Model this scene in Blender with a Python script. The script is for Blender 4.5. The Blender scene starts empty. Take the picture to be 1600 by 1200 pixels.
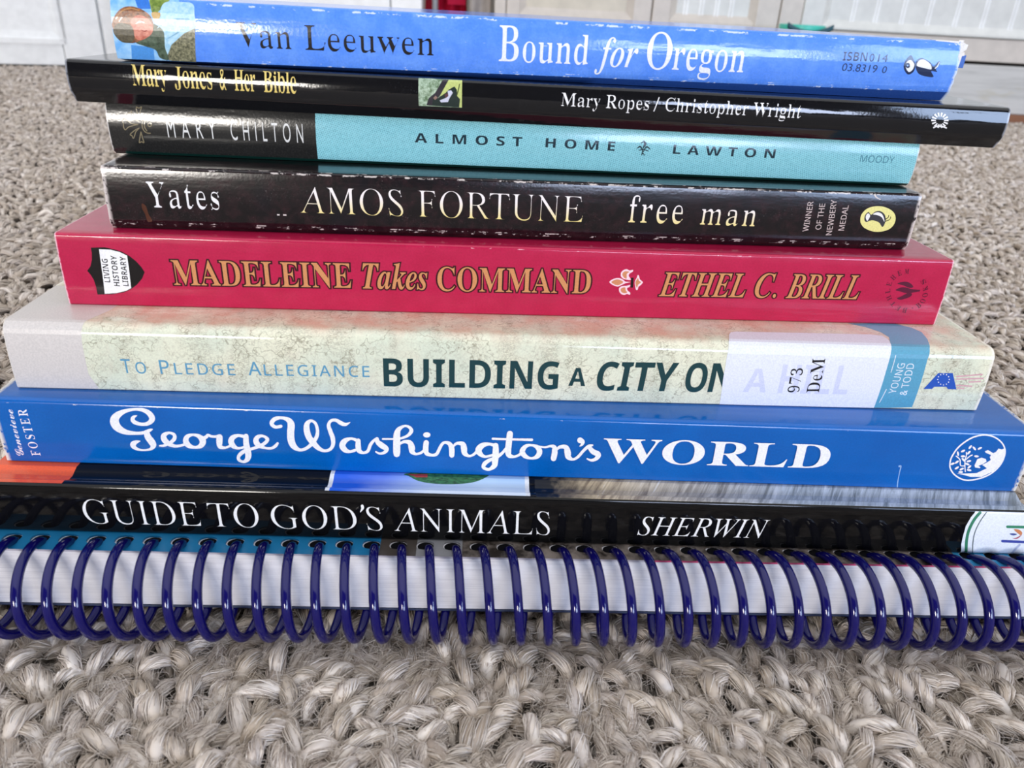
import bpy, bmesh, math, random
import numpy as np
from mathutils import Vector, Matrix
from mathutils.geometry import delaunay_2d_cdt

S = bpy.context.scene
COL = S.collection
MM = 0.001

# ------------------------------------------------------------------ camera
FPX = 1189.3                                    # focal length for a 1600 px wide frame
PITCH, ROLL, YAW, CAMZ = math.radians(26.232), math.radians(3.127), math.radians(-2.071), 136.36
_R = np.array([math.cos(YAW), math.sin(YAW), 0.0])
_H = np.array([-math.sin(YAW), math.cos(YAW), 0.0])
_Z = np.array([0, 0, 1.0])
CF = math.cos(PITCH) * _H - math.sin(PITCH) * _Z
_D = -math.sin(PITCH) * _H - math.cos(PITCH) * _Z
CX = math.cos(ROLL) * _R - math.sin(ROLL) * _D
CV = math.sin(ROLL) * _R + math.cos(ROLL) * _D
CAM = np.array([0, 0, CAMZ])                    # millimetres
cd = bpy.data.cameras.new('camera')
cd.sensor_width = 36.0
cd.lens = FPX * 36.0 / 1600.0
cd.clip_start, cd.clip_end = 0.005, 50
cd.dof.use_dof = True
cd.dof.focus_distance = 0.215
cd.dof.aperture_fstop = 28.0
cam = bpy.data.objects.new('camera', cd)
COL.objects.link(cam)
cam.matrix_world = Matrix(((CX[0], -CV[0], -CF[0], 0), (CX[1], -CV[1], -CF[1], 0),
                           (CX[2], -CV[2], -CF[2], CAMZ * MM), (0, 0, 0, 1)))
S.camera = cam

# ------------------------------------------------------------------ world, lights, exposure
W = bpy.data.worlds.new('room_light')
S.world = W
W.use_nodes = True
W.node_tree.nodes['Background'].inputs[0].default_value = (0.96, 0.97, 1.0, 1)
# daylit room: a bright ceiling overhead, dimmer towards the horizon
_wn = W.node_tree
_tc = _wn.nodes.new('ShaderNodeTexCoord')
_sx = _wn.nodes.new('ShaderNodeSeparateXYZ')
_mr = _wn.nodes.new('ShaderNodeMapRange')
_wn.links.new(_tc.outputs['Generated'], _sx.inputs[0])
_wn.links.new(_sx.outputs[2], _mr.inputs[0])
for _i, _v in enumerate((0.05, 0.75, 0.45, 1.75)):
    _mr.inputs[_i + 1].default_value = _v
_wn.links.new(_mr.outputs[0], _wn.nodes['Background'].inputs[1])


def window_light(name, loc, w, h, power, col):
    l = bpy.data.lights.new(name, 'AREA')
    l.shape, l.size, l.size_y, l.energy, l.color = 'RECTANGLE', w, h, power, col
    o = bpy.data.objects.new(name, l)
    o.location = loc
    o.rotation_euler = (math.radians(90), 0, 0)     # shines into the room, along +y
    COL.objects.link(o)
    return o


WALL_Y = -2.3
# openings in the wall behind the camera: centre x, width, centre z, height
WIN = ((-0.92, 0.50, 0.36, 0.36), (0.82, 0.66, 0.42, 0.38), (1.78, 0.80, 0.70, 1.00))
GLOW = ((20, (1.0, 0.95, 0.88)), (8, (0.64, 0.74, 1.0)), (5.4, (0.52, 0.68, 1.0)))
for nm_, w_, g_ in zip(('window_daylight_left', 'window_daylight_middle', 'window_daylight_right'), WIN, GLOW):
    window_light(nm_, (w_[0], WALL_Y + 0.03, w_[2]), w_[1], w_[3], g_[0] * 12.566 * w_[1] * w_[3], g_[1])

S.view_settings.view_transform = 'Standard'
S.view_settings.look = 'None'
S.view_settings.gamma = 1
S.view_settings.exposure = -0.42
S.view_settings.use_curve_mapping = False
try:
    S.cycles.use_denoising = True
    S.cycles.max_bounces = 6
    S.cycles.caustics_reflective = False
    S.cycles.caustics_refractive = False
except Exception:
    pass


# ------------------------------------------------------------------ helpers
def lin(h):
    h = h.lstrip('#')
    r = []
    for i in (0, 2, 4):
        c = int(h[i:i + 2], 16) / 255
        r.append(c / 12.92 if c <= 0.04045 else ((c + 0.055) / 1.055) ** 2.4)
    return (*r, 1.0)


def ray(px, py):
    return CF + (px - 800) / FPX * CX + (py - 600) / FPX * CV


def on_floor(px, py, z=0.0):
    d = ray(px, py)
    return CAM + d * (z - CAMZ) / d[2]


def project(P):
    d = P - CAM
    z = d @ CF
    return 800 + FPX * (d @ CX) / z, 600 + FPX * (d @ CV) / z, z


class NT:
    """a material being wired"""
    def __init__(s, name, rough=0.5, spec=0.5):
        s.m = bpy.data.materials.new(name)
        s.m.use_nodes = True
        s.t = s.m.node_tree
        s.b = s.t.nodes['Principled BSDF']
        s.b.inputs['Roughness'].default_value = rough
        s.b.inputs['Specular IOR Level'].default_value = spec

    def n(s, typ, **k):
        o = s.t.nodes.new(typ)
        for a, v in k.items():
            setattr(o, a, v)
        return o

    def l(s, a, b):
        s.t.links.new(a, b)

    def put(s, sock, v):
        if isinstance(v, bpy.types.NodeSocket):
            s.l(v, sock)
        else:
            sock.default_value = v

    def math(s, op, a, b=0.0, c=0.0, clamp=False):
        o = s.n('ShaderNodeMath', operation=op, use_clamp=clamp)
        s.put(o.inputs[0], a)
        s.put(o.inputs[1], b)
        s.put(o.inputs[2], c)
        return o.outputs[0]

    def ramp(s, v, a, b, lo=0.0, hi=1.0):
        o = s.n('ShaderNodeMapRange')
        s.put(o.inputs[0], v)
        for i, x in enumerate((a, b, lo, hi)):
            o.inputs[i + 1].default_value = x
        return o.outputs[0]

    def mix(s, f, a, b):
        o = s.n('ShaderNodeMix', data_type='RGBA')
        s.put(o.inputs[0], f)
        s.put(o.inputs[6], a)
        s.put(o.inputs[7], b)
        return o.outputs[2]

    def noise(s, vec, scale, detail=2.0, rough=0.5, dist=0.0):
        o = s.n('ShaderNodeTexNoise')
        s.put(o.inputs['Vector'], vec)
        o.inputs['Scale'].default_value = scale
        o.inputs['Detail'].default_value = detail
        o.inputs['Roughness'].default_value = rough
        o.inputs['Distortion'].default_value = dist
        return o.outputs[0]

    def xyz(s, x, y, z=0.0):
        o = s.n('ShaderNodeCombineXYZ')
        s.put(o.inputs[0], x)
        s.put(o.inputs[1], y)
        s.put(o.inputs[2], z)
        return o.outputs[0]

    def uv(s):
        o = s.n('ShaderNodeUVMap')
        sp = s.n('ShaderNodeSeparateXYZ')
        s.l(o.outputs[0], sp.inputs[0])
        return sp.outputs[0], sp.outputs[1]

    def objco(s):
        o = s.n('ShaderNodeTexCoord')
        return o.outputs['Object']

    def color(s, v):
        s.put(s.b.inputs['Base Color'], v)

    def bump(s, h, strength, dist):
        o = s.n('ShaderNodeBump')
        o.inputs['Strength'].default_value = strength
        o.inputs['Distance'].default_value = dist
        s.l(h, o.inputs['Height'])
        s.l(o.outputs[0], s.b.inputs['Normal'])


def plain(name, hexc, rough=0.5, spec=0.5):
    t = NT(name, rough, spec)
    co = t.objco()
    c = lin(hexc)
    f = t.ramp(t.noise(co, 60, 3), 0.3, 0.7, 0.94, 1.06)
    hsv = t.n('ShaderNodeHueSaturation')
    t.l(f, hsv.inputs['Value'])
    hsv.inputs['Color'].default_value = c
    t.color(hsv.outputs[0])
    return t.m


_inks = {}


def ink(hexc, rough=0.16, spec=0.5):
    """printing ink under the laminate: a flat colour with a fine paper grain"""
    k = (hexc, rough, spec)
    if k not in _inks:
        t = NT('ink_' + hexc.strip('#'), rough, spec)
        co = t.objco()
        c = lin(hexc)
        t.color(t.mix(t.ramp(t.noise(co, 2600, 2), 0.35, 0.65), c, tuple(min(1, x * 0.86 + 0.006) for x in c[:3]) + (1,)))
        t.bump(t.noise(co, 700, 3), 0.25, 0.00008)
        _inks[k] = t.m
    return _inks[k]


def make(name, bm, mats, parent=None, smooth=None):
    me = bpy.data.meshes.new(name)
    bm.normal_update()
    bm.to_mesh(me)
    bm.free()
    for m in (mats if isinstance(mats, (list, tuple)) else [mats]):
        me.materials.append(m)
    if smooth is not None:
        me.shade_smooth()
        me.set_sharp_from_angle(angle=math.radians(smooth))
    o = bpy.data.objects.new(name, me)
    COL.objects.link(o)
    if parent:
        o.parent = parent
    return o


def empty(name, loc, rz=0.0):
    o = bpy.data.objects.new(name, None)
    o.empty_display_size = 0.01
    o.location = loc
    o.rotation_euler = (0, 0, rz)
    COL.objects.link(o)
    return o


def tag(o, label=None, cat=None, group=None, kind=None):
    if label:
        o['label'] = label
    if cat:
        o['category'] = cat
    if group:
        o['group'] = group
    if kind:
        o['kind'] = kind
    return o


def add_box(bm, x0, x1, y0, y1, z0, z1, bev=0.0, mi=0):
    """a box in metres, its edges bevelled"""
    t = bmesh.new()
    bmesh.ops.create_cube(t, size=1)
    for v in t.verts:
        v.co = Vector(((x0 + x1) / 2 + v.co.x * (x1 - x0), (y0 + y1) / 2 + v.co.y * (y1 - y0), (z0 + z1) / 2 + v.co.z * (z1 - z0)))
    if bev:
        bmesh.ops.bevel(t, geom=t.edges[:], offset=bev, segments=2, affect='EDGES', profile=0.6)
    vs = {v: bm.verts.new(v.co) for v in t.verts}
    for f in t.faces:
        g = bm.faces.new([vs[v] for v in f.verts])
        g.material_index = mi
    t.free()


def catmull(pts, n=6, closed=False):
    P = [np.array(p, float) for p in pts]
    if len(P) < 3:
        return P
    out = []
    m = len(P)
    segs = m if closed else m - 1
    for i in range(segs):
        g = lambda k: P[k % m] if closed else P[min(max(k, 0), m - 1)]
        a, b, c, d = g(i - 1), g(i), g(i + 1), g(i + 2)
        for j in range(n):
            t = j / n
            out.append(0.5 * ((2 * b) + (c - a) * t + (2 * a - 5 * b + 4 * c - d) * t * t + (3 * b - a - 3 * c + d) * t ** 3))
    if not closed:
        out.append(P[-1])
    return out


# ------------------------------------------------------------------ lettering
MATHS = {'serif': (0x1D400, 0x1D41A), 'ital': (0x1D434, 0x1D44E), 'bi': (0x1D468, 0x1D482), 'script': (0x1D4D0, 0x1D4EA),
         'sans2': (0x1D5A0, 0x1D5BA), 'sansb': (0x1D5D4, 0x1D5EE)}


def glyph_text(s, style):
    if style == 'sans':
        return s
    U, l = MATHS[style]
    r = ''
    for c in s:
        if 'A' <= c <= 'Z':
            r += chr(U + ord(c) - 65)
        elif 'a' <= c <= 'z':
            q = l + ord(c) - 97
            r += chr(0x210E if q == 0x1D455 else q)
        elif c.isdigit() and style == 'serif':
            r += chr(0x1D7CE + int(c))
        else:
            r += c
    return r


_gc = {}


def outlines(s, style, sp=1.0):
    k = (s, style, sp)
    if k not in _gc:
        cu = bpy.data.curves.new('lettering', 'FONT')
        cu.body = glyph_text(s, style)
        cu.size = 1
        cu.space_character = sp
        ob = bpy.data.objects.new('lettering', cu)
        COL.objects.link(ob)
        bpy.context.view_layer.update()
        c2 = ob.to_curve(bpy.context.evaluated_depsgraph_get())
        polys = []
        for spn in c2.splines:
            bp = spn.bezier_points
            m = len(bp)
            if m < 2:
                continue
            pts = []
            for i in range(m):
                a, b = bp[i], bp[(i + 1) % m]
                p0, p1, p2, p3 = (np.array(v[:2]) for v in (a.co, a.handle_right, b.handle_left, b.co))
                chord = np.linalg.norm(p3 - p0)
                straight = abs((p1 - p0)[0] * (p3 - p0)[1] - (p1 - p0)[1] * (p3 - p0)[0]) < 1e-4 * max(chord, 1e-6) and \
                    abs((p2 - p0)[0] * (p3 - p0)[1] - (p2 - p0)[1] * (p3 - p0)[0]) < 1e-4 * max(chord, 1e-6)
                n = 1 if straight else (3 if chord < 0.12 else 6)
                for j in range(n):
                    t = j / n
                    pts.append((1 - t) ** 3 * p0 + 3 * (1 - t) ** 2 * t * p1 + 3 * (1 - t) * t * t * p2 + t ** 3 * p3)
            q = []
            for p in pts:
                if not q or np.linalg.norm(p - q[-1]) > 1e-4:
                    q.append(p)
            if len(q) > 2 and np.linalg.norm(q[0] - q[-1]) < 1e-4:
                q.pop()
            if len(q) > 2:
                polys.append(np.array(q))
        ob.to_curve_clear()
        bpy.data.objects.remove(ob)
        bpy.data.curves.remove(cu)
        _gc[k] = polys
    return [p.copy() for p in _gc[k]]


def area2(p):
    x, y = p[:, 0], p[:, 1]
    return float(np.sum(x * np.roll(y, -1) - np.roll(x, -1) * y))


def weight(polys, kx, ky):
    """grow (+) or thin (-) letter outlines by kx, ky of the font size"""
    sg = 1 if sum(area2(p) for p in polys) > 0 else -1
    out = []
    for p in polys:
        d = np.roll(p, -1, 0) - p
        d /= np.maximum(np.linalg.norm(d, axis=1)[:, None], 1e-9)
        nrm = np.stack([d[:, 1], -d[:, 0]], 1) * sg
        a = nrm + np.roll(nrm, 1, 0)
        ln = np.linalg.norm(a, axis=1)
        a = a / np.maximum(ln, 0.35)[:, None]
        a *= np.minimum(2 / np.maximum(ln, 0.5), 1.6)[:, None]
        out.append(p + a * np.array([kx, ky]))
    return out


# ------------------------------------------------------------------ book geometry
class Book:
    """x along the spine, y depth (0 at the spine), z up; everything here in mm, built in metres"""
    def __init__(s, name, label, x0, D, z, yaw, L, t, Wd, ch, rt=0.5, bulge=0.5, chy=None, group='books in the stack', prof=None, taper=0.0):
        s.x0, s.D, s.z, s.yaw, s.L, s.t, s.W = x0, D, z, math.radians(yaw), L, t, Wd
        s.root = empty(name, (x0 * MM, D * MM, z * MM), s.yaw)
        tag(s.root, label, 'book', group)
        chy = ch * 1.1 if chy is None else chy
        s.chy = max(chy, 0.8)
        if prof is None:
            p = [(Wd, 0.0), (40.0, 0.0), (chy + 0.6, 0.0), (chy, 0.0)]
            p += [(0.12 * chy, ch * 0.86)]
            base = len(p)
            h = t - rt - ch
            for i in range(11):
                u = i / 10
                p.append((-bulge * 4 * u * (1 - u), ch + h * u))
            for i in range(1, 5):
                a = math.pi / 2 * i / 4
                p.append((rt - rt * math.cos(a), t - rt + rt * math.sin(a)))
            p += [(rt + 3, t), (40.0, t), (Wd, t)]
        else:
            p, base = prof
        s.P = np.array(p, float)
        sl = np.concatenate([[0], np.cumsum(np.linalg.norm(np.diff(s.P, axis=0), axis=1))])
        s.s = sl - sl[base]                      # arc length: 0 at the lower fold of the spine, growing up
        c, sn = math.cos(s.yaw), math.sin(s.yaw)
        s.ax, s.ay = np.array([c, sn, 0]), np.array([-sn, c, 0])
        s.o = np.array([x0, D, z])
        d = np.diff(s.P, axis=0)
        n = np.stack([-d[:, 1], d[:, 0]], 1)     # outward: -y on the spine
        n /= np.linalg.norm(n, axis=1)[:, None]
        vn = np.zeros_like(s.P)
        vn[:-1] += n
        vn[1:] += n
        s.N = vn / np.linalg.norm(vn, axis=1)[:, None]
        s.cover = None
        s.ch, s.taper = ch, taper

    def prof(s, x):
        """the outline at x: on a worn book the lower fold runs at a slant"""
        if not s.taper:
            return s.P
        Q = s.P.copy()
        k = s.taper * x / (s.L / 2)
        z = Q[:, 1]
        Q[:, 1] = np.where(z >= s.ch, z + k * (s.t - z) / (s.t - s.ch), z * (s.ch + k) / s.ch)
        return Q

    def px(s, x, y):
        r = s._px(x, y, s.P)
        for _ in range(4 if s.taper else 0):
            r = s._px(x, y, s.prof(r[0]))
        return r

    def _px(s, x, y, P):
        """the point of this cover that shows at a photo pixel, as (x, arc length)"""
        d = ray(x, y)
        o = CAM - s.o
        O = np.array([o @ s.ax, o @ s.ay, o[2]])
        Dv = np.array([d @ s.ax, d @ s.ay, d[2]])
        best = None
        for k in range(len(P) - 1):
            a, b = P[k], P[k + 1]
            e = b - a
            den = Dv[1] * e[1] - Dv[2] * e[0]
            if abs(den) < 1e-9:
                continue
            w = a - O[1:]
            t = (w[0] * e[1] - w[1] * e[0]) / den
            q = O[1:] + Dv[1:] * t
            r = ((q - a) @ e) / (e @ e)
            if t > 0 and -0.002 <= r <= 1.002 and (best is None or t < best[0]):
                best = (t, O[0] + Dv[0] * t, s.s[k] + r * (s.s[k + 1] - s.s[k]))
        if best is None:                         # just off the book: its spine plane
            t = -O[1] / Dv[1]
            return np.array([O[0] + Dv[0] * t, s.s[5] + (O[2] + Dv[2] * t - P[5][1])])
        return np.array(best[1:])

    def at(s, x, sv, off):
        i = int(np.clip(np.searchsorted(s.s, sv) - 1, 0, len(s.s) - 2))
        r = (sv - s.s[i]) / (s.s[i + 1] - s.s[i])
        P = s.prof(x)
        q = P[i] * (1 - r) + P[i + 1] * r
        n = s.N[i] * (1 - r) + s.N[i + 1] * r
        q = q + n * off
        return Vector((x * MM, q[0] * MM, q[1] * MM))

    def build(s, mat, page_mat, th=0.3, inset=0.25, jag=0.0, pages=True, smooth=35, xs=None):
        bm = bmesh.new()
        uvl = bm.loops.layers.uv.new('UVMap')
        nx = 48
        X = np.linspace(-s.L / 2, s.L / 2, nx + 1) if xs is None else xs
        rnd = random.Random(int(s.L * 100))
        outer, inner = [], []
        for ix, x in enumerate(X):
            ro, ri = [], []
            Q = s.prof(x)
            IN = Q - s.N * th
            for k in range(len(s.P)):
                xx = x
                if jag and ix in (0, len(X) - 1):
                    xx = x + rnd.uniform(-jag, jag * 0.4) * (1 if ix else -1)
                ro.append(bm.verts.new((xx * MM, Q[k][0] * MM, Q[k][1] * MM)))
                ri.append(bm.verts.new((xx * MM, IN[k][0] * MM, IN[k][1] * MM)))
            outer.append(ro)
            inner.append(ri)

        def quad(vs, uvs):
            f = bm.faces.new(vs)
            for lp, u in zip(f.loops, uvs):
                lp[uvl].uv = u
        m = len(s.P)
        for i in range(len(X) - 1):
            for k in range(m - 1):
                u = [(X[i], s.s[k]), (X[i + 1], s.s[k]), (X[i + 1], s.s[k + 1]), (X[i], s.s[k + 1])]
                quad([outer[i][k], outer[i + 1][k], outer[i + 1][k + 1], outer[i][k + 1]], u)
                quad([inner[i][k + 1], inner[i + 1][k + 1], inner[i + 1][k], inner[i][k]], [u[3], u[2], u[1], u[0]])
            for k, sg in ((0, 1), (m - 1, -1)):
                vs = [outer[i + 1][k], outer[i][k], inner[i][k], inner[i + 1][k]]
                quad(vs if sg > 0 else vs[::-1], [(X[i], s.s[k])] * 4)
        for i in (0, len(X) - 1):
            for k in range(m - 1):
                vs = [outer[i][k], outer[i][k + 1], inner[i][k + 1], inner[i][k]]
                quad(vs if i == 0 else vs[::-1], [(X[i] * 1.001, s.s[k])] * 4)
        bmesh.ops.recalc_face_normals(bm, faces=bm.faces[:])
        s.cover = make('cover', bm, mat, s.root, smooth)
        if pages:
            bm = bmesh.new()
            add_box(bm, (-s.L / 2 + inset) * MM, (s.L / 2 - inset) * MM, (s.chy + 1.2) * MM, (s.W - 0.4) * MM, (th + 0.06) * MM, (s.t - th - 0.06) * MM, 0.0002)
            s.pages = make('page_block', bm, page_mat, s.root, 30)
        return s.cover


class Decal:
    """printed matter lying on a cover: follows its folds, 0.02 mm and more above it"""
    def __init__(s, bk, name, label=None, parent=None):
        s.bk, s.name, s.label, s.parent = bk, name, label, parent
        s.V, s.F, s.M, s.mats, s.UV = [], [], [], [], []
        s.off = 0.02
        s.step = 0.004

    def _mi(s, m):
        if m not in s.mats:
            s.mats.append(m)
        return s.mats.index(m)

    def tris(s, pts, tri, mat):
        bm = bmesh.new()
        vs = [bm.verts.new((p[0], p[1], p[2] if len(p) > 2 else 0)) for p in pts]
        for t in tri:
            try:
                bm.faces.new([vs[int(i)] for i in t])
            except ValueError:
                pass
        lo, hi = min(p[1] for p in pts), max(p[1] for p in pts)
        for sv in s.bk.s:
            if lo < sv < hi:
                bmesh.ops.bisect_plane(bm, geom=bm.verts[:] + bm.edges[:] + bm.faces[:], plane_co=(0, sv, 0), plane_no=(0, 1, 0), dist=1e-6)
        bm.verts.index_update()
        b = len(s.V)
        for v in bm.verts:
            s.V.append(s.bk.at(v.co.x, v.co.y, s.off + v.co.z))
            s.UV.append((v.co.x, v.co.y))
        mi = s._mi(mat)
        for f in bm.faces:
            ids = [b + v.index for v in f.verts]
            if f.normal.z < 0:
                ids.reverse()
            s.F.append(ids)
            s.M.append(mi)
        bm.free()
        s.off += s.step

    def raw(s, polys, mat):
        polys = [p for p in polys if len(p) > 2]
        if not polys:
            return
        polys = [np.asarray(p, float) for p in polys]
        vs, ed = [], []
        for p in polys:
            b = len(vs)
            vs += [Vector((q[0], q[1])) for q in p]
            ed += [(b + i, b + (i + 1) % len(p)) for i in range(len(p))]
        V, _, Fc, *_r = delaunay_2d_cdt(vs, ed, [], 0, 1e-5)
        V = np.array([(v[0], v[1]) for v in V])
        Fc = np.array([f for f in Fc if len(f) == 3])
        cen = V[Fc].mean(1)
        wn = np.zeros(len(cen), int)             # winding number of every triangle's centre
        for p in polys:
            a, b = p, np.roll(p, -1, 0)
            for (x0, y0), (x1, y1) in zip(a, b):
                side = (x1 - x0) * (cen[:, 1] - y0) - (cen[:, 0] - x0) * (y1 - y0)
                wn += ((y0 <= cen[:, 1]) & (y1 > cen[:, 1]) & (side > 0)).astype(int)
                wn -= ((y0 > cen[:, 1]) & (y1 <= cen[:, 1]) & (side < 0)).astype(int)
        s.tris(V, Fc[wn != 0], mat)

    def poly(s, pts, mat, smooth=False):
        if smooth:
            pts = catmull(pts, 6, True)
        s.raw([[s.bk.px(*p) for p in pts]], mat)

    def xs(s, pts, mat):
        s.raw([pts], mat)

    def oval(s, cx, cy, rx, ry, mat, rot=0.0, n=36):
        c, sn = math.cos(math.radians(rot)), math.sin(math.radians(rot))
        pts = []
        for i in range(n):
            a = 2 * math.pi * i / n
            x, y = rx * math.cos(a), ry * math.sin(a)
            pts.append((cx + c * x - sn * y, cy + sn * x + c * y))
        s.poly(pts, mat)

    def ribbon(s, pts, mat, w=None, n=6, closed=False, cap=True):
        """a pen stroke; pts are photo pixels (x, y, width)"""
        P = catmull([(p[0], p[1], p[2] if len(p) > 2 else w) for p in pts], n, closed)
        if closed:
            P.append(P[0])
        Lf, Rt, tri, V = [], [], [], []
        for i, p in enumerate(P):
            a, b = P[max(i - 1, 0)], P[min(i + 1, len(P) - 1)]
            if closed and i in (0, len(P) - 1):
                a, b = P[-2], P[1]
            t = (b - a)[:2]
            t = t / max(np.linalg.norm(t), 1e-6)
            nn = np.array([-t[1], t[0]]) * max(p[2], 0.5) / 2
            V += [p[:2] + nn, p[:2] - nn]
        for i in range(len(P) - 1):
            a = 2 * i
            tri += [(a, a + 1, a + 3), (a, a + 3, a + 2)]
        pts2 = [(*s.bk.px(*v), 0.02 * i / len(V)) for i, v in enumerate(V)]   # each crossing lies over the earlier stroke
        s.tris(pts2, tri, mat)
        if cap and not closed:
            for p in (P[0], P[-1]):
                if p[2] > 2.2:
                    s.oval(p[0], p[1], p[2] / 2, p[2] / 2, mat, n=14)

    def text(s, st, style, p0, p1, cap, mat, ref='H', sp=1.0, kx=0.0, ky=0.0, shear=0.0, fat=None, fatmat=None, xh=None):
        """text whose baseline runs between two photo pixels; cap = its capital height in px there"""
        a, b = s.bk.px(*p0), s.bk.px(*p1)
        d = np.array(p1, float) - np.array(p0, float)
        nn = np.array([d[1], -d[0]]) / np.linalg.norm(d)
        mid = (np.array(p0) + np.array(p1)) / 2
        h = np.linalg.norm(s.bk.px(*(mid + nn * cap)) - s.bk.px(*mid))
        u = b - a
        ln = np.linalg.norm(u)
        u = u / ln
        v = np.array([-u[1], u[0]])
        polys = outlines(st, style, sp)
        rh = outlines(ref, style)
        H = max(p[:, 1].max() for p in rh)
        if xh:                                   # letters with a tall x-height
            h0 = max(p[:, 1].max() for p in outlines('x', style))
            for p in polys:
                y = p[:, 1].copy()
                p[:, 1] = np.where(y <= h0, y * xh * H / h0, xh * H + (y - h0) * (1 - xh) * H / (H - h0))
                p[:, 1] = np.where(y < 0, y * 0.8, p[:, 1])
        if style == 'ital' and shear == 'up':
            shear = -0.29
        if shear:
            for p in polys:
                p[:, 0] += p[:, 1] * shear
        x0, x1 = min(p[:, 0].min() for p in polys), max(p[:, 0].max() for p in polys)
        sx, sy = ln / (x1 - x0), h / H

        def place(pl):
            return [np.array([a + u * (q[0] - x0) * sx + v * q[1] * sy for q in p]) for p in pl]
        if fat:
            s.raw(place(weight(polys, fat * sy / sx, fat)), fatmat)
        if kx or ky:
            polys = weight(polys, kx, ky)
        s.raw(place(polys), mat)

    def build(s):
        me = bpy.data.meshes.new(s.name)
        me.from_pydata([tuple(v) for v in s.V], [], s.F)
        for m in s.mats:
            me.materials.append(m)
        me.polygons.foreach_set('material_index', s.M)
        uvl = me.uv_layers.new(name='UVMap')
        li = np.empty(len(me.loops), dtype=np.int32)
        me.loops.foreach_get('vertex_index', li)
        uvl.data.foreach_set('uv', np.array(s.UV, dtype=np.float32)[li].ravel())
        me.update()
        o = bpy.data.objects.new(s.name, me)
        COL.objects.link(o)
        o.parent = s.parent or s.bk.cover
        if s.label:
            o['label'] = s.label
        return o


def cover_mat(name, base, rough=0.28, wear=(), L=200.0, ends=None, bump=1.0, scuff=0.0, wearcol='#d9d4cc', spec=0.5, seed=0.0, fine=1.0):
    """laminated card: base is a hex colour or a function(t, u, s) giving a colour; wear = [(arc length, half width, threshold)]"""
    t = NT(name, rough, spec)
    u, sv = t.uv()
    col = base(t, u, sv) if callable(base) else lin(base)
    grain = t.noise(t.xyz(u, sv, seed), 2.2, 3, 0.6)
    masks = []
    for (s0, w, thr) in wear:
        n1 = t.noise(t.xyz(t.math('MULTIPLY', u, 0.35), t.math('MULTIPLY', sv, 0.5), seed + s0), 1.0, 4, 0.7)
        n2 = t.noise(t.xyz(u, sv, seed + 7), 1.4, 3, 0.6)
        d = t.math('ABSOLUTE', t.math('ADD', t.math('SUBTRACT', sv, s0), t.math('MULTIPLY', t.math('SUBTRACT', n2, 0.5), 1.6 * w)))
        m = t.math('MULTIPLY', t.ramp(d, w * 0.35, w, 1, 0), t.ramp(n1, thr, thr + 0.05))
        masks.append(m)
    if ends:
        n2 = t.noise(t.xyz(u, sv, seed + 3), 0.9, 3, 0.6)
        d = t.math('SUBTRACT', L / 2, t.math('ABSOLUTE', u))
        masks.append(t.math('MULTIPLY', t.ramp(d, ends * 0.3, ends, 1, 0), t.ramp(n2, 0.38, 0.48)))
        masks.append(t.ramp(d, 0.06, 0.16, 1, 0))
    if scuff:
        n3 = t.noise(t.xyz(u, sv, seed + 11), 3.2, 4, 0.75)
        n4 = t.noise(t.xyz(t.math('MULTIPLY', u, 0.05), t.math('MULTIPLY', sv, 0.2), seed + 13), 1.0, 2)
        masks.append(t.math('MULTIPLY', t.ramp(n3, 0.62, 0.75), t.ramp(n4, 0.5, 0.62, 0, scuff)))
    for m in masks:
        col = t.mix(m, col, lin(wearcol))
    # printed grain
    hs = t.n('ShaderNodeHueSaturation')
    t.l(t.ramp(grain, 0.3, 0.7, 0.90, 1.08), hs.inputs['Value'])
    t.put(hs.inputs['Color'], col)
    t.color(hs.outputs[0])
    big = t.noise(t.xyz(t.math('MULTIPLY', u, 0.07), t.math('MULTIPLY', sv, 0.45), seed + 20), 1.0, 2)
    peel = t.noise(t.xyz(u, sv, seed + 21), 1.7, 2)
    h = t.math('ADD', t.math('MULTIPLY', big, 1.0), t.math('MULTIPLY', peel, 0.16 * fine))
    t.bump(h, 1.0, 0.00010 * bump)
    return t.m


def page_mat(name, hexc, line=6.0, dark=0.2):
    t = NT(name, 0.7, 0.2)
    co = t.objco()
    sp = t.n('ShaderNodeSeparateXYZ')
    t.l(co, sp.inputs[0])
    n = t.noise(t.xyz(t.math('MULTIPLY', sp.outputs[0], 14.0), t.math('MULTIPLY', sp.outputs[1], 14.0), t.math('MULTIPLY', sp.outputs[2], 1000 * line)), 1.0, 3, 0.7)
    c = lin(hexc)
    t.color(t.mix(t.ramp(n, 0.42, 0.72, 0, dark * 2.2), c, (c[0] * 0.5, c[1] * 0.5, c[2] * 0.52, 1)))
    t.bump(n, 0.6, 0.0002)
    return t.m


# ------------------------------------------------------------------ the setting
CAB_Y = 1.3877                                   # front plane of the cabinets
fl = NT('carpet_backing', 0.95, 0.1)
co = fl.objco()
v1 = fl.n('ShaderNodeTexVoronoi')
fl.l(co, v1.inputs['Vector'])
v1.inputs['Scale'].default_value = 170
nn_ = fl.noise(co, 420, 4, 0.7)
fl.color(fl.mix(fl.ramp(nn_, 0.3, 0.7), lin('#857a70'), lin('#d3c9be')))
fl.bump(fl.math('ADD', fl.math('MULTIPLY', v1.outputs['Distance'], -1.0), nn_), 1.0, 0.004)
bm = bmesh.new()
add_box(bm, -2.6, 2.6, -2.4, 3.2, -0.03, -0.0028)
tag(make('floor', bm, fl.m), kind='structure')

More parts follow.
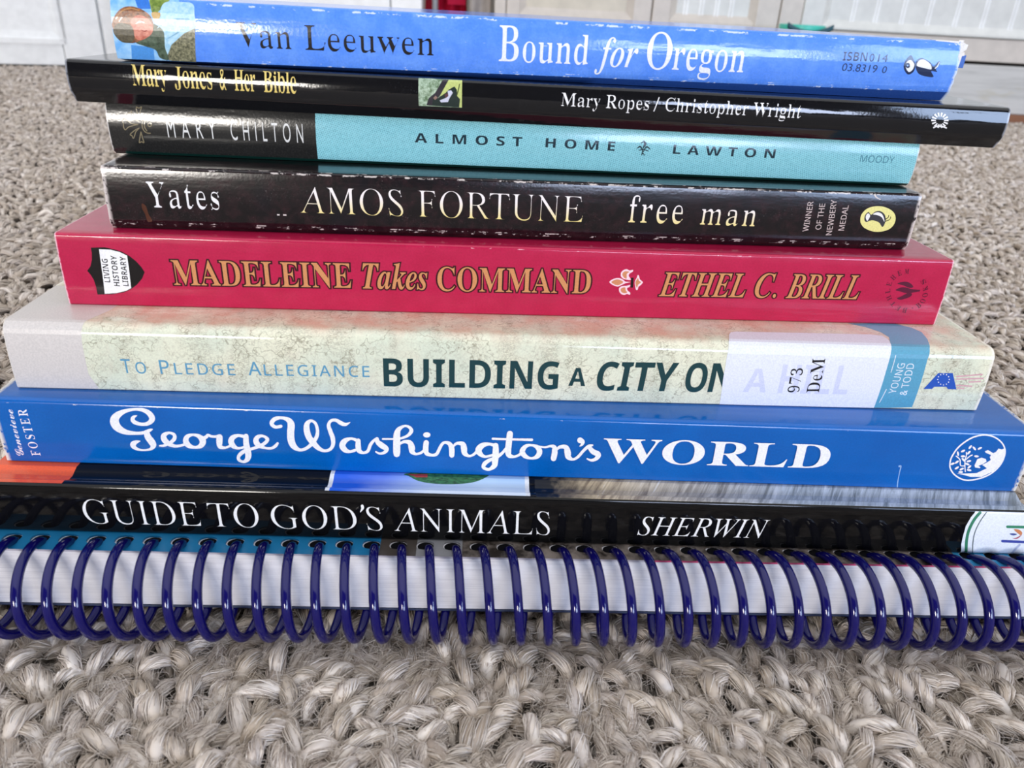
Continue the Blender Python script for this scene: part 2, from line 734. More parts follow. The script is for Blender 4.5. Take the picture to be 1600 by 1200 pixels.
M_WHITE = plain('white_gloss_paint', '#f9faf9', 0.45)
M_BEIGE = plain('warm_grey_cabinet_paint', '#d3cabf', 0.42)
M_BEIGE2 = plain('yellowed_cabinet_paint', '#d2c9b6', 0.42)
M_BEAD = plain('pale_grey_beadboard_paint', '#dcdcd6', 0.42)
M_DARKGAP = plain('shadowed_recess', '#2a2623', 0.8, 0.2)
M_WALL = plain('wall_paint', '#d9d6d0', 0.7, 0.3)


def stained_board():
    t = NT('stained_baseboard_paint', 0.5)
    c = t.objco()
    sp = t.n('ShaderNodeSeparateXYZ')
    t.l(c, sp.inputs[0])
    n = t.noise(t.xyz(t.math('MULTIPLY', sp.outputs[0], 6), 0, t.math('MULTIPLY', sp.outputs[2], 90)), 1.0, 4, 0.7)
    n2 = t.noise(t.xyz(t.math('MULTIPLY', sp.outputs[0], 9), 3, t.math('MULTIPLY', sp.outputs[2], 30)), 1.0, 3, 0.6)
    a = t.mix(t.ramp(n, 0.45, 0.75, 0, 0.55), lin('#cdcbc6'), lin('#8f8d88'))
    t.color(t.mix(t.ramp(n2, 0.55, 0.72, 0, 0.6), a, lin('#b3a46c')))
    return t.m


M_STAIN = stained_board()
M_BROWN = plain('brown_wood_strip', '#8a5a3c', 0.5)

bm = bmesh.new()
add_box(bm, -0.62, 2.4, CAB_Y + 0.62, CAB_Y + 0.74, 0, 2.3)
tag(make('wall_back', bm, M_WALL), kind='structure')
# the window wall behind the camera: what lights the room and shows in the glossy spines
bm = bmesh.new()
xs_ = [-2.6]
for (cx_, w_, cz_, h_) in WIN:
    add_box(bm, cx_ - w_ / 2, cx_ + w_ / 2, WALL_Y - 0.12, WALL_Y, 0, cz_ - h_ / 2)
    add_box(bm, cx_ - w_ / 2, cx_ + w_ / 2, WALL_Y - 0.12, WALL_Y, cz_ + h_ / 2, 2.3)
    xs_ += [cx_ - w_ / 2, cx_ + w_ / 2]
xs_.append(2.6)
for i in range(0, len(xs_), 2):
    add_box(bm, xs_[i], xs_[i + 1], WALL_Y - 0.12, WALL_Y, 0, 2.3)
tag(make('wall_front', bm, plain('taupe_wall_paint', '#5f5650', 0.8, 0.2)), kind='structure')
for i, (cx_, w_, cz_, h_) in enumerate(WIN):
    bm = bmesh.new()
    for (a, b, c, d) in ((cx_ - w_ / 2 - 0.06, cx_ - w_ / 2, cz_ - h_ / 2, cz_ + h_ / 2), (cx_ + w_ / 2, cx_ + w_ / 2 + 0.06, cz_ - h_ / 2, cz_ + h_ / 2),
                         (cx_ - w_ / 2 - 0.06, cx_ + w_ / 2 + 0.06, cz_ + h_ / 2, cz_ + h_ / 2 + 0.06), (cx_ - w_ / 2 - 0.06, cx_ + w_ / 2 + 0.06, cz_ - h_ / 2 - 0.06, cz_ - h_ / 2)):
        add_box(bm, a, b, WALL_Y, WALL_Y + 0.02, c, d, 0.003)
    tag(make('window_%d' % (i + 1), bm, M_WHITE), kind='structure')


def framed_panel(bm, x0, x1, z0, z1, y, sl, sr, rt_, rb, deep=0.010, th=0.02, bev=0.012, mi=0, mi2=None):
    """door slab facing -y at y: stiles sl, sr and rails rt_, rb around a recessed panel with sloped moulding"""
    mi2 = mi if mi2 is None else mi2
    add_box(bm, x0, x0 + sl, y, y + th, z0, z1, 0.0015, mi)
    add_box(bm, x1 - sr, x1, y, y + th, z0, z1, 0.0015, mi)
    add_box(bm, x0 + sl, x1 - sr, y, y + th, z0, z0 + rb, 0.0012, mi)
    add_box(bm, x0 + sl, x1 - sr, y, y + th, z1 - rt_, z1, 0.0012, mi)
    a0, a1, b0, b1 = x0 + sl, x1 - sr, z0 + rb, z1 - rt_
    vs = [(a0, y + 0.001, b0), (a1, y + 0.001, b0), (a1, y + 0.001, b1), (a0, y + 0.001, b1),
          (a0 + bev, y + deep, b0 + bev), (a1 - bev, y + deep, b0 + bev), (a1 - bev, y + deep, b1 - bev), (a0 + bev, y + deep, b1 - bev)]
    V = [bm.verts.new(v) for v in vs]
    for i in range(4):
        f = bm.faces.new([V[i], V[(i + 1) % 4], V[4 + (i + 1) % 4], V[4 + i]])
        f.material_index = mi
    f = bm.faces.new(V[4:])
    f.material_index = mi2


# left: white panelled closet door, set at an angle to the cabinets
P0 = on_floor(50, 101.5)
DA = math.radians(21)
dr = empty('door_1', (P0[0] * MM, P0[1] * MM, 0), DA)
tag(dr, 'white panelled door standing on the carpet at the left edge', 'door', kind='structure')


def door_u(px, py):
    """distance along the left door's face, in metres, of what shows at a pixel"""
    d = ray(px, py)
    n = np.array([-math.sin(DA), math.cos(DA), 0])
    q = CAM + d * (((P0 - CAM) @ n) / (d @ n)) - P0
    return (q[0] * math.cos(DA) + q[1] * math.sin(DA)) * MM, (q[2] + P0[2]) * MM


u_pan, z_pan = door_u(72, 45)
u_e1, z_e1 = door_u(96, 64)
u_e2, _ = door_u(166, 90)
u_e3, _ = door_u(200, 90)
bm = bmesh.new()
framed_panel(bm, -0.60, u_e1 - 0.0015, z_e1 + 0.002, 1.95, 0, 0.10, u_e1 - u_pan - 0.030, 0.1, z_pan - z_e1 - 0.026, 0.008, 0.03, 0.020)
make('door_leaf', bm, M_WHITE, dr)
bm = bmesh.new()
add_box(bm, -0.62, u_e1, 0.004, 0.034, 0.0, z_e1 - 0.001, 0.002)
make('bottom_rail', bm, M_WHITE, dr)
bm = bmesh.new()
add_box(bm, u_e1 + 0.0015, u_e2 - 0.002, 0.0, 0.034, 0.0, 1.98, 0.0025)
add_box(bm, u_e2 - 0.001, u_e2 + 0.001, 0.008, 0.03, 0.0, 1.98)
add_box(bm, u_e2 + 0.002, u_e3 + 0.03, -0.004, 0.03, 0.0, 1.98, 0.003)
make('door_frame', bm, M_WHITE, dr)
bm = bmesh.new()
add_box(bm, -0.62, u_e3 + 0.02, 0.036, 0.05, 0.0, 1.98)
make('door_gap_shade', bm, M_DARKGAP, dr)  # dark sheet behind the door, its colour standing in for shade in the gaps


bm = bmesh.new()
add_box(bm, -2.6, -0.625, 0.0, 0.1, 0.0, 2.3)
wl = make('wall_left', bm, M_WALL)
wl.location, wl.rotation_euler = dr.location, (0, 0, DA)
tag(wl, kind='structure')


def cab(px, py=0, Y=CAB_Y):
    d = ray(px, py)
    q = CAM + d * (Y / MM / d[1])
    return q[0] * MM, q[2] * MM


# centre: an open white door leaf seen just above the top book
D2Y = CAB_Y + 0.02
x0d, _ = cab(196, 0, D2Y)
x1d, _ = cab(659, 8, D2Y)
xg, _ = cab(610, 8, D2Y)
bm = bmesh.new()
add_box(bm, x0d, xg - 0.001, D2Y, D2Y + 0.035, 0.004, 1.98, 0.002)
add_box(bm, xg + 0.001, x1d, D2Y, D2Y + 0.035, 0.004, 1.98, 0.002)
d2 = make('door_2', bm, M_WHITE)
tag(d2, 'white door leaf showing above the top book', 'door', kind='structure')

# the cupboard run
XA0, _ = cab(772, 10)
XA1, _ = cab(1019, 15)
XB1, _ = cab(1217, 30)
XE, _ = cab(1254, 20)
ZD = 0.131                                       # lower edge of the beadboard doors
ZP = 0.0925                                      # black line above the plinth
XR = 1.75


def cabinet(name, label, x0, x1, doors, z0=ZP + 0.002):
    r = empty(name, ((x0 + x1) / 2, CAB_Y, 0))
    tag(r, label, 'cabinet', 'painted cabinets behind the books')
    off = (x0 + x1) / 2
    bm = bmesh.new()
    add_box(bm, x0 - off + 0.0008, x1 - off - 0.0008, 0.021, 0.58, z0, 0.86)
    add_box(bm, x0 - off + 0.0008, x1 - off - 0.0008, 0.003, 0.021, z0, ZD - 0.0015, 0.001)
    if doors[0][0] - x0 > 0.008:                  # a face-frame stile beside the door
        add_box(bm, x0 - off + 0.0008, doors[0][0] - off - 0.0012, 0.0, 0.021, z0, 0.86, 0.001)
    make('body', bm, M_BEIGE, r)
    for (a, b, zb, sl, sr, rb, mf, mp, beads) in doors:
        bm = bmesh.new()
        framed_panel(bm, a - off, b - off, zb, 0.80, -0.0, sl, sr, 0.05, rb, 0.009, 0.02, 0.011, 0, 1)
        d = make('door', bm, [mf, mp], r)
        if beads:
            bm = bmesh.new()
            for xb in beads:
                for s_ in (-0.0025, 0.0025):
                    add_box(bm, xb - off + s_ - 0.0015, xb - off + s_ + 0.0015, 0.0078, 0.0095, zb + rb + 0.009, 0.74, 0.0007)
            make('bead_moulding', bm, M_WHITE, d)  # painted whiter than the panel, for the highlight the beads catch
    return r


xp0, _ = cab(812, 10)
xp1, _ = cab(990, 10)
XA1d, _ = cab(791.5, 10)
zpA = cab(900, 22)[1]
cabinet('cabinet', 'beige cupboard with a plain recessed panel door above the book spine lettering', XA0, XA1 + 0.0,
        [(XA1d, XA1 - 0.001, ZD - 0.03, xp0 - XA1d, XA1 - xp1 - 0.001, zpA - ZD + 0.026, M_BEIGE, M_BEIGE2, None)])
xb0, _ = cab(1047, 15)
xb1, _ = cab(1184, 15)
zpB = cab(1110, 33)[1]
cabinet('cabinet', 'narrow beige cupboard with a small beadboard panel door, beside the turquoise toy', XA1, XB1,
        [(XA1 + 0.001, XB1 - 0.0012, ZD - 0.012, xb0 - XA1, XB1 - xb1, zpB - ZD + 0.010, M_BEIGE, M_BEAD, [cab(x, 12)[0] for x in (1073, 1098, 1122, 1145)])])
xc0, _ = cab(1288, 20)
beads = [cab(x, 0)[0] for x in (1341, 1378, 1420, 1462, 1506, 1550, 1596)]
st = beads[-1] - beads[-2]
beads += [beads[-1] + st * k for k in range(1, 9)]
cabinet('cabinet', 'wide pale cupboard with a beadboard door at the right edge, over the stained plinth', XB1, XR,
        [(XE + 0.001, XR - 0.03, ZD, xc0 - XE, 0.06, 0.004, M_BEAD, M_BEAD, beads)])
bm = bmesh.new()
add_box(bm, XA0, XR, CAB_Y + 0.004, CAB_Y + 0.03, 0.013, ZP - 0.003, 0.002)
tag(make('baseboard_back', bm, M_STAIN), kind='structure')
bm = bmesh.new()
add_box(bm, XA0, XR, CAB_Y - 0.002, CAB_Y + 0.02, -0.001, 0.0125, 0.002)
tag(make('trim_1', bm, M_BROWN), kind='structure')
bm = bmesh.new()
add_box(bm, XA0, XR, CAB_Y + 0.022, CAB_Y + 0.05, 0.0, ZP + 0.001)
tag(make('plinth_gap_shade', bm, M_DARKGAP), kind='structure')  # dark strip painting in the shade of the gap above the plinth

# between the white door and the cupboards: a red bag, its grey pole and a grey cloth
xr0, _ = cab(661, 8, CAB_Y + 0.08)
xr1, _ = cab(731, 8, CAB_Y + 0.08)


def fabric(name, hexc):
    t = NT(name, 0.8, 0.2)
    c = t.objco()
    t.color(t.mix(t.ramp(t.noise(c, 30, 3), 0.35, 0.65, 0, 0.5), lin(hexc), tuple(x * 0.55 for x in lin(hexc)[:3]) + (1,)))
    t.bump(t.noise(c, 45, 3), 0.7, 0.004)
    return t.m


def cloth_mesh(x0, x1, y, z0, z1, folds, amp, seed):
    bm = bmesh.new()
    nx, nz = 40, 16
    rnd = random.Random(seed)
    ph = rnd.uniform(0, 6)
    g = []
    for sgn in (0, 1):
        gg = []
        for j in range(nz + 1):
            row = []
            for i in range(nx + 1):
                u, w = i / nx, j / nz
                yy = y + amp * math.sin(u * folds * 6.283 + ph + 0.6 * math.sin(w * 3)) + (0.03 + 0.02 * math.sin(u * 3.14)) * sgn
                row.append(bm.verts.new((x0 + (x1 - x0) * (0.5 + (u - 0.5) * (0.86 + 0.14 * math.cos(w * 2.2))), yy, z0 + (z1 - z0) * w)))
            gg.append(row)
        g.append(gg)
    for sgn in (0, 1):
        for j in range(nz):
            for i in range(nx):
                f = [g[sgn][j][i], g[sgn][j][i + 1], g[sgn][j + 1][i + 1], g[sgn][j + 1][i]]
                bm.faces.new(f if not sgn else f[::-1])
    ring = [(0, i) for i in range(nx + 1)] + [(j, nx) for j in range(1, nz + 1)] + [(nz, i) for i in range(nx - 1, -1, -1)] + [(j, 0) for j in range(nz - 1, 0, -1)]
    for k in range(len(ring)):
        a, b = ring[k], ring[(k + 1) % len(ring)]
        bm.faces.new([g[0][a[0]][a[1]], g[1][a[0]][a[1]], g[1][b[0]][b[1]], g[0][b[0]][b[1]]])
    bmesh.ops.recalc_face_normals(bm, faces=bm.faces[:])
    return bm


span = xr1 - xr0
bag = empty('fabric_bag', (xr0 + span * 0.45, CAB_Y + 0.1, 0))
tag(bag, 'red fabric bag standing between the white door and the beige cupboards', 'bag')
bm = cloth_mesh(-span * 0.45, span * 0.52, 0.0, 0.0, 0.42, 2.2, 0.008, 3)
make('bag_body', bm, fabric('red_nylon', '#b80f35'), bag, 60)
bm = cloth_mesh(span * 0.10, span * 0.50, -0.022, 0.137, 0.32, 0.8, 0.003, 5)
make('bag_pocket', bm, fabric('red_nylon_pocket', '#c21a40'), bag, 60)
bm = bmesh.new()
bmesh.ops.create_cone(bm, cap_ends=True, segments=24, radius1=0.005, radius2=0.005, depth=1.2)
bmesh.ops.translate(bm, verts=bm.verts[:], vec=(0, 0, 0.6))
po = make('metal_pole', bm, plain('grey_metal', '#8c8f92', 0.35), None, 40)
po.location = (cab(680, 8, CAB_Y + 0.055)[0], CAB_Y + 0.055, 0)
tag(po, 'thin grey metal pole standing in front of the red bag', 'pole')
x_a, x_b = cab(733, 8, CAB_Y + 0.07)[0], cab(768, 8, CAB_Y + 0.07)[0]
bm = cloth_mesh(-0.0185, 0.0185, 0.0, 0.0, 0.55, 1.4, 0.005, 9)
cl = make('hanging_cloth', bm, fabric('grey_cloth', '#b4aca6'), None, 60)
cl.location = ((cab(731, 8, CAB_Y + 0.04)[0] + cab(770, 8, CAB_Y + 0.04)[0]) / 2, CAB_Y + 0.04, 0.0)
tag(cl, 'grey folded cloth hanging beside the red bag', 'cloth')

# turquoise toy boat-like tub in front of the cupboards, its rim just above the top book
TQ = plain('turquoise_plastic', '#46c9b4', 0.35)
TQD = plain('dark_teal_plastic', '#0c4a57', 0.4)
TX, TY = cab(1253, 45, CAB_Y - 0.11)[0], CAB_Y - 0.11
TZ = cab(1253, 38.5, CAB_Y - 0.11)[1] / 0.129
toy = empty('toy_bucket', (TX, TY, 0))
tag(toy, 'small turquoise plastic toy bucket with a dark teal handle, in front of the cupboards', 'toy')
bm = bmesh.new()
prof_ = [(0.0, 0.0), (0.024, 0.0), (0.027, 0.004), (0.0335, 0.122), (0.0345, 0.1265), (0.0335, 0.129), (0.0325, 0.127), (0.0255, 0.006), (0.0, 0.006)]
rings = []
for (r_, z_) in prof_:
    z_ *= TZ
    rings.append([bm.verts.new((r_ * math.cos(a * math.pi / 24), r_ * math.sin(a * math.pi / 24), z_)) for a in range(48)] if r_ else [bm.verts.new((0, 0, z_))])
for a, b in zip(rings, rings[1:]):
    for i in range(48):
        j = (i + 1) % 48
        if len(a) == 1:
            bm.faces.new([a[0], b[j], b[i]])
        elif len(b) == 1:
            bm.faces.new([a[i], a[j], b[0]])
        else:
            bm.faces.new([a[i], a[j], b[j], b[i]])
bmesh.ops.recalc_face_normals(bm, faces=bm.faces[:])
make('bucket', bm, TQ, toy, 40)
bm = bmesh.new()
hp = []
for i in range(21):
    a = math.pi * i / 20
    hp.append(Vector((-0.034 * math.cos(a), -0.034 - 0.001 * math.sin(a), 0.1275 * TZ - 0.010 * math.sin(a) ** 2)))
prev = None
for i, p in enumerate(hp):
    rg = [bm.verts.new(p + Vector((0, 0.0028 * math.cos(q * math.pi / 4), 0.0042 * math.sin(q * math.pi / 4)))) for q in range(8)]
    if prev:
        for q in range(8):
            bm.faces.new([prev[q], prev[(q + 1) % 8], rg[(q + 1) % 8], rg[q]])
    prev = rg
make('handle', bm, TQD, toy, 60)
# ------------------------------------------------------------------ the books, bottom to top
PAGES = page_mat('white_page_edges', '#e9e4d8')
PAGES_OLD = page_mat('cream_page_edges', '#d9ccae')
INK_W, INK_K = ink('#f4f2f0'), ink('#15151a')

# --- spiral-bound book on the carpet
SP = dict(x0=9.0, D=141.7, yaw=1.18, L=268.0, z=4.6, t=16.4, W=205.0)
sb = empty('spiral_bound_book', (SP['x0'] * MM, SP['D'] * MM, SP['z'] * MM), math.radians(SP['yaw']))
tag(sb, 'thick spiral-bound book with a navy plastic coil, lowest of the stack, on the carpet', 'book', 'books in the stack')


def sp_local(px, py, yl):
    """local x of the point of the coil book's plane y = yl that shows at a pixel"""
    c, sn = math.cos(math.radians(SP['yaw'])), math.sin(math.radians(SP['yaw']))
    o = CAM - np.array([SP['x0'], SP['D'], SP['z']])
    d = ray(px, py)
    ax, ay = np.array([c, sn, 0]), np.array([-sn, c, 0])
    t = (yl - o @ ay) / (d @ ay)
    return o @ ax + t * (d @ ax), o[2] + t * d[2]


L2 = SP['L'] / 2
CR, CY, CZ, WR, PITCHC = 10.25, -3.3, 8.3, 1.12, 6.35       # coil radius, centre, wire radius, pitch (mm)
xc = sp_local(793, 925, CY - CR)[0]
bm = bmesh.new()
add_box(bm, -L2 * MM, L2 * MM, 0.25 * MM, (SP['W'] - 1) * MM, 0.55 * MM, (SP['t'] - 0.55) * MM, 0.0002)
pgm = NT('white_coil_book_pages', 0.65, 0.25)
co = pgm.objco()
sp_ = pgm.n('ShaderNodeSeparateXYZ')
pgm.l(co, sp_.inputs[0])
n_ = pgm.noise(pgm.xyz(pgm.math('MULTIPLY', sp_.outputs[0], 22), 0, pgm.math('MULTIPLY', sp_.outputs[2], 5200)), 1.0, 4, 0.75)
pgm.color(pgm.mix(pgm.ramp(n_, 0.45, 0.75, 0, 0.5), lin('#efedf2'), lin('#a9a6b4')))
pgm.bump(n_, 0.7, 0.00025)
make('page_block', bm, pgm.m, sb, 30)
# front cover, punched along the spine
cvm = NT('printed_front_cover', 0.3)
co = cvm.objco()
sp_ = cvm.n('ShaderNodeSeparateXYZ')
cvm.l(co, sp_.inputs[0])
X_ = sp_.outputs[0]
nz_ = cvm.noise(co, 160, 4, 0.7)
xa, xb, xd = (sp_local(p, 862, 1.5)[0] * MM for p in (592, 650, 722))
xe = sp_local(1500, 880, 1.5)[0] * MM
ph = cvm.mix(cvm.ramp(nz_, 0.4, 0.62), lin('#2c2622'), lin('#8b8078'))
c_ = cvm.mix(cvm.math('GREATER_THAN', X_, xa), lin('#2079ab'), lin('#4b4440'))
c_ = cvm.mix(cvm.math('GREATER_THAN', X_, xb), c_, lin('#8d8d90'))
c_ = cvm.mix(cvm.math('GREATER_THAN', X_, xd), c_, ph)
c_ = cvm.mix(cvm.math('GREATER_THAN', X_, xe), c_, lin('#3a8fc0'))
cvm.color(c_)
ce = NT('cover_card_edge', 0.5)
sp_ = ce.n('ShaderNodeSeparateXYZ')
ce.l(ce.objco(), sp_.inputs[0])
ce.color(ce.mix(ce.math('GREATER_THAN', sp_.outputs[0], sp_local(1010, 870, 0)[0] * MM), lin('#b9b4c0'), lin('#c2436f')))
CVEDGE = ce.m
bm = bmesh.new()
nh = int(SP['L'] // PITCHC)
hx = [xc + PITCHC * k for k in range(-nh, nh + 1) if -L2 + 2.5 < xc + PITCHC * k < L2 - 2.5]
HY, HRX, HRY = 4.3, 2.1, 1.7


def punched_sheet(bm, z, hx, flip):
    def vv(x, y):
        return bm.verts.new((x * MM, y * MM, z * MM))
    def fa(vs):
        bm.faces.new(vs[::-1] if flip else vs)
    y0, y1 = 0.2, 8.4
    edges_x = [-L2] + [(a + b) / 2 for a, b in zip(hx, hx[1:])] + [L2]
    holes = []
    for i, h in enumerate(hx):
        a, b = edges_x[i], edges_x[i + 1]
        ring, box = [], []
        for k in range(16):
            an = 2 * math.pi * (k + 0.5) / 16
            cx_, sx_ = math.cos(an), math.sin(an)
            ring.append(vv(h + HRX * math.copysign(abs(cx_) ** 0.8, cx_), HY + HRY * math.copysign(abs(sx_) ** 0.8, sx_)))
            m_ = max(abs(cx_), abs(sx_))
            qx, qy = cx_ / m_, sx_ / m_
            box.append(vv(h + (qx * (b - h) if qx > 0 else qx * (h - a)), HY + (qy * (y1 - HY) if qy > 0 else qy * (HY - y0))))
        for k in range(16):
            j = (k + 1) % 16
            fa([box[k], box[j], ring[j], ring[k]])
        # the four corners of the cell
        for (k, cxx, cyy) in ((1, b, y1), (5, a, y1), (9, a, y0), (13, b, y0)):
            c0 = vv(cxx, cyy)
            fa([box[k], c0, box[(k + 1) % 16]])
        holes.append(ring)
    v = [vv(-L2, y1), vv(L2, y1), vv(L2, SP['W']), vv(-L2, SP['W'])]
    fa(v)
    return holes


zt = SP['t']
h1 = punched_sheet(bm, zt, hx, False)
h2 = punched_sheet(bm, zt - 0.5, hx, True)
for a, b in zip(h1, h2):
    for k in range(16):
        j = (k + 1) % 16
        bm.faces.new([a[k], a[j], b[j], b[k]])


def rim(bm, x0, x1, y0, y1, z0, z1):
    for (p, q) in (((x0, y0), (x1, y0)), ((x1, y0), (x1, y1)), ((x1, y1), (x0, y1)), ((x0, y1), (x0, y0))):
        f = bm.faces.new([bm.verts.new((p[0] * MM, p[1] * MM, z0 * MM)), bm.verts.new((q[0] * MM, q[1] * MM, z0 * MM)),
                          bm.verts.new((q[0] * MM, q[1] * MM, z1 * MM)), bm.verts.new((p[0] * MM, p[1] * MM, z1 * MM))])
        f.material_index = 1


rim(bm, -L2, L2, 0.2, SP['W'], zt - 0.5, zt)
fcov = make('front_cover', bm, [cvm.m, CVEDGE], sb)
bm = bmesh.new()
add_box(bm, -L2 * MM, L2 * MM, 0.0, SP['W'] * MM, 0.0, 0.5 * MM, 0.0001)
make('back_cover', bm, plain('back_cover_card', '#2b3550', 0.4), sb)
# flat dark discs on the pages stand in for the shade inside the holes
bm = bmesh.new()
for h in hx:
    vs = []
    for k in range(20):
        an = 2 * math.pi * k / 20
        vs.append(bm.verts.new(((h + 0.12 + 1.95 * math.cos(an)) * MM, (HY + 0.12 + 1.6 * math.sin(an)) * MM, (zt - 0.53) * MM)))
    bm.faces.new(vs)
make('hole_shade_discs', bm, plain('hole_dark', '#101014', 0.9, 0.1), fcov)
# navy coil: one long helix
bm = bmesh.new()
turns = len(hx)
prev = None
NS = 44
for i in range(turns * NS + 1):
    a = 2 * math.pi * i / NS
    x = hx[0] - PITCHC / 2 + PITCHC * i / NS
    ph = a + math.pi                              # starts at the back of the book
    cy, cz = CY - CR * math.cos(ph) * -1, CZ + CR * math.sin(ph)
    cc = Vector((x, cy, cz))
    rad = Vector((0, math.cos(ph), math.sin(ph)))
    side = Vector((1, 0, 0))
    ring = [bm.verts.new((cc + rad * WR * math.cos(q * math.pi / 5) + side * WR * math.sin(q * math.pi / 5)) * MM) for q in range(10)]
    if prev:
        for q in range(10):
            bm.faces.new([prev[q], prev[(q + 1) % 10], ring[(q + 1) % 10], ring[q]])
    prev = ring
bmesh.ops.recalc_face_normals(bm, faces=bm.faces[:])
make('coil_binding', bm, plain('navy_plastic', '#0d0a52', 0.10), sb, 80)

# --- black hardcover
T = 13.0
gp = ([(172.0, 0.0), (9.0, 0.0), (7.0, 0.9), (5.0, 0.9), (3.0, 0.1), (1.0, 0.05), (0.25, 0.3)], 7)
pts = gp[0] + [(-0.25 * 4 * u * (1 - u), 0.9 + (T - 1.7) * u) for u in (i / 8 for i in range(9))] + \
    [(0.2, T - 0.3), (0.7, T), (2.2, T), (3.1, T - 0.5), (4.0, T - 0.95), (5.6, T - 0.95), (6.8, T - 0.5), (8.0, T), (172.0, T)]
bk = Book('black_hardcover_book', 'black hardcover book with an orange patch and animal photos, just above the coil', 9.0, 147.4, 21.08, 0.69, 248.0, T, 172.0, 0.9, prof=(pts, 7))


def guide_base(t, u, sv):
    return t.mix(t.ramp(t.noise(t.xyz(u, sv, 2), 0.8, 4, 0.7), 0.6, 0.8, 0, 0.25), lin('#0b0b0c'), lin('#2c2c2e'))


bk.build(cover_mat('black_laminate', guide_base, 0.07, wear=[(T + 1.8, 0.35, 0.63)], L=248, bump=0.25, spec=0.28), PAGES, th=2.2, inset=5)
d = Decal(bk, 'title_lettering')
for (w_, a, b) in (('GUIDE', (134, 817.5), (316, 822)), ('TO', (327.5, 822.5), (407, 824.5)), ("GOD", (425, 825.5), (559, 828)), ("S", (573, 828.5), (599, 829)), ('ANIMALS', (615, 829.5), (859, 836))):
    d.text(w_, 'ital', a, b, 36.5, INK_W, shear='up', kx=-0.015, ky=-0.010, ref='H')
d.ribbon([(566, 790.5, 4.5), (566.5, 794, 4), (563, 800, 1)], INK_W)
d.build()
d = Decal(bk, 'author_lettering')
d.text('SHERWIN', 'ital', (995, 836), (1197, 841), 28.5, INK_W, kx=-0.009, ky=-0.006)
d.build()
xo1 = bk.px(95, 757.5)[0]
f0, f1 = T - 0.9 - 0.2, bk.s[-1] - 140
d = Decal(bk, 'orange_patch', 'orange rectangle printed on the black cover')
d.xs([(-124, T + 0.6 - 0.9), (xo1, T + 0.6 - 0.9), (xo1, f1), (-124, f1)], ink('#ee5a2c'))
d.build()
sk = NT('sky_print', 0.25)
u_, s_ = sk.uv()
xs0, xs1 = bk.px(513, 772)[0], bk.px(822, 779)[0]
ff = sk.ramp(u_, xs0, xs1)
cl_ = sk.noise(sk.xyz(sk.math('MULTIPLY', u_, 0.09), sk.math('MULTIPLY', s_, 0.25)), 1.0, 3)
c1 = sk.mix(sk.ramp(ff, 0.25, 0.75), lin('#2560d8'), lin('#8fb9e2'))
sk.color(sk.mix(sk.math('MULTIPLY', sk.ramp(s_, 22, 14), sk.ramp(sk.math('ADD', ff, sk.math('MULTIPLY', cl_, 0.35)), 0.25, 0.7), clamp=True), c1, lin('#dfeaf5')))
d = Decal(bk, 'parrot_photo')
tt = T - 0.3
d.xs([(xs0 - 1.0, tt), (xs1 + 1.0, tt), (xs1 + 1.0, 60), (xs0 - 1.0, 60)], ink('#eef0f2'))
d.xs([(xs0, tt), (xs1, tt), (xs1, 60), (xs0, 60)], sk.m)
gm = NT('green_feathers', 0.4)
u_, s_ = gm.uv()
gm.color(gm.mix(gm.ramp(gm.noise(gm.xyz(u_, gm.math('MULTIPLY', s_, 2.5)), 0.8, 4, 0.7), 0.35, 0.7), lin('#10301c'), lin('#3f8a55')))
d.poly([(634, 740), (640, 744.5), (655, 752), (680, 756), (715, 756.5), (740, 753.5), (755, 748), (764, 741), (740, 736), (690, 734)], gm.m, True)
d.poly([(637, 741), (650, 746), (668, 745.5), (668, 741)], ink('#a33a30'))
d.build()
fm = NT('animal_fur_print', 0.3)
u_, s_ = fm.uv()
st_ = fm.noise(fm.xyz(fm.math('ADD', u_, fm.math('MULTIPLY', s_, -0.55)), fm.math('MULTIPLY', s_, 0.12)), 0.55, 5, 0.75, 0.8)
warm = fm.ramp(u_, bk.px(930, 770)[0], bk.px(1240, 780)[0])
a_ = fm.mix(warm, lin('#c9b592'), lin('#b0bac8'))
b_ = fm.mix(warm, lin('#86735a'), lin('#68727a'))
tone = fm.mix(fm.ramp(st_, 0.36, 0.60), b_, a_)
tone = fm.mix(fm.ramp(st_, 0.63, 0.72, 0, 0.9), tone, lin('#d8dbe2'))
lead = fm.ramp(fm.math('ADD', u_, fm.math('MULTIPLY', fm.noise(fm.xyz(u_, s_, 4), 0.5, 4), 14.0)), bk.px(870, 770)[0] + 5, bk.px(950, 770)[0] + 6)
fm.color(fm.mix(lead, lin('#0d0d0d'), tone))
d = Decal(bk, 'fur_photo')
xf = bk.px(838, 780)[0]
d.xs([(xf, T - 0.65), (124, T - 0.65), (124, 60), (xf, 60)], fm.m)
d.build()
d = Decal(bk, 'paper_label', 'white paper sticker with a green stripe on the spine')
LB = ink('#e9eef6', 0.45)
d.poly([(1524, 799), (1517, 808), (1509, 822), (1504.5, 838), (1502, 850), (1501, 862.5), (1640, 866), (1640, 802)], LB)
d.ribbon([(1532.5, 799.5), (1522, 812), (1513.5, 829), (1510, 846), (1509.5, 863)], ink('#2f7d5c', 0.45), w=4.6, cap=False)
d.ribbon([(1541.5, 800), (1531, 815), (1523, 832), (1520, 848), (1519.5, 863)], ink('#4a5a5e', 0.45), w=1.5, cap=False)
d.ribbon([(1574, 823), (1600, 823.5), (1630, 824)], ink('#2f8460', 0.45), w=4.2)
d.ribbon([(1566, 845.3), (1595, 846.5), (1630, 848)], ink('#3a47a0', 0.45), w=4.0)
d.poly([(1584, 827), (1592, 827.5), (1597, 832), (1595, 836), (1590, 833)], ink('#cf8355', 0.45), True)
d.poly([(1577, 834), (1582, 833), (1589, 834.5), (1583, 836.5)], ink('#4a5a9a', 0.45), True)
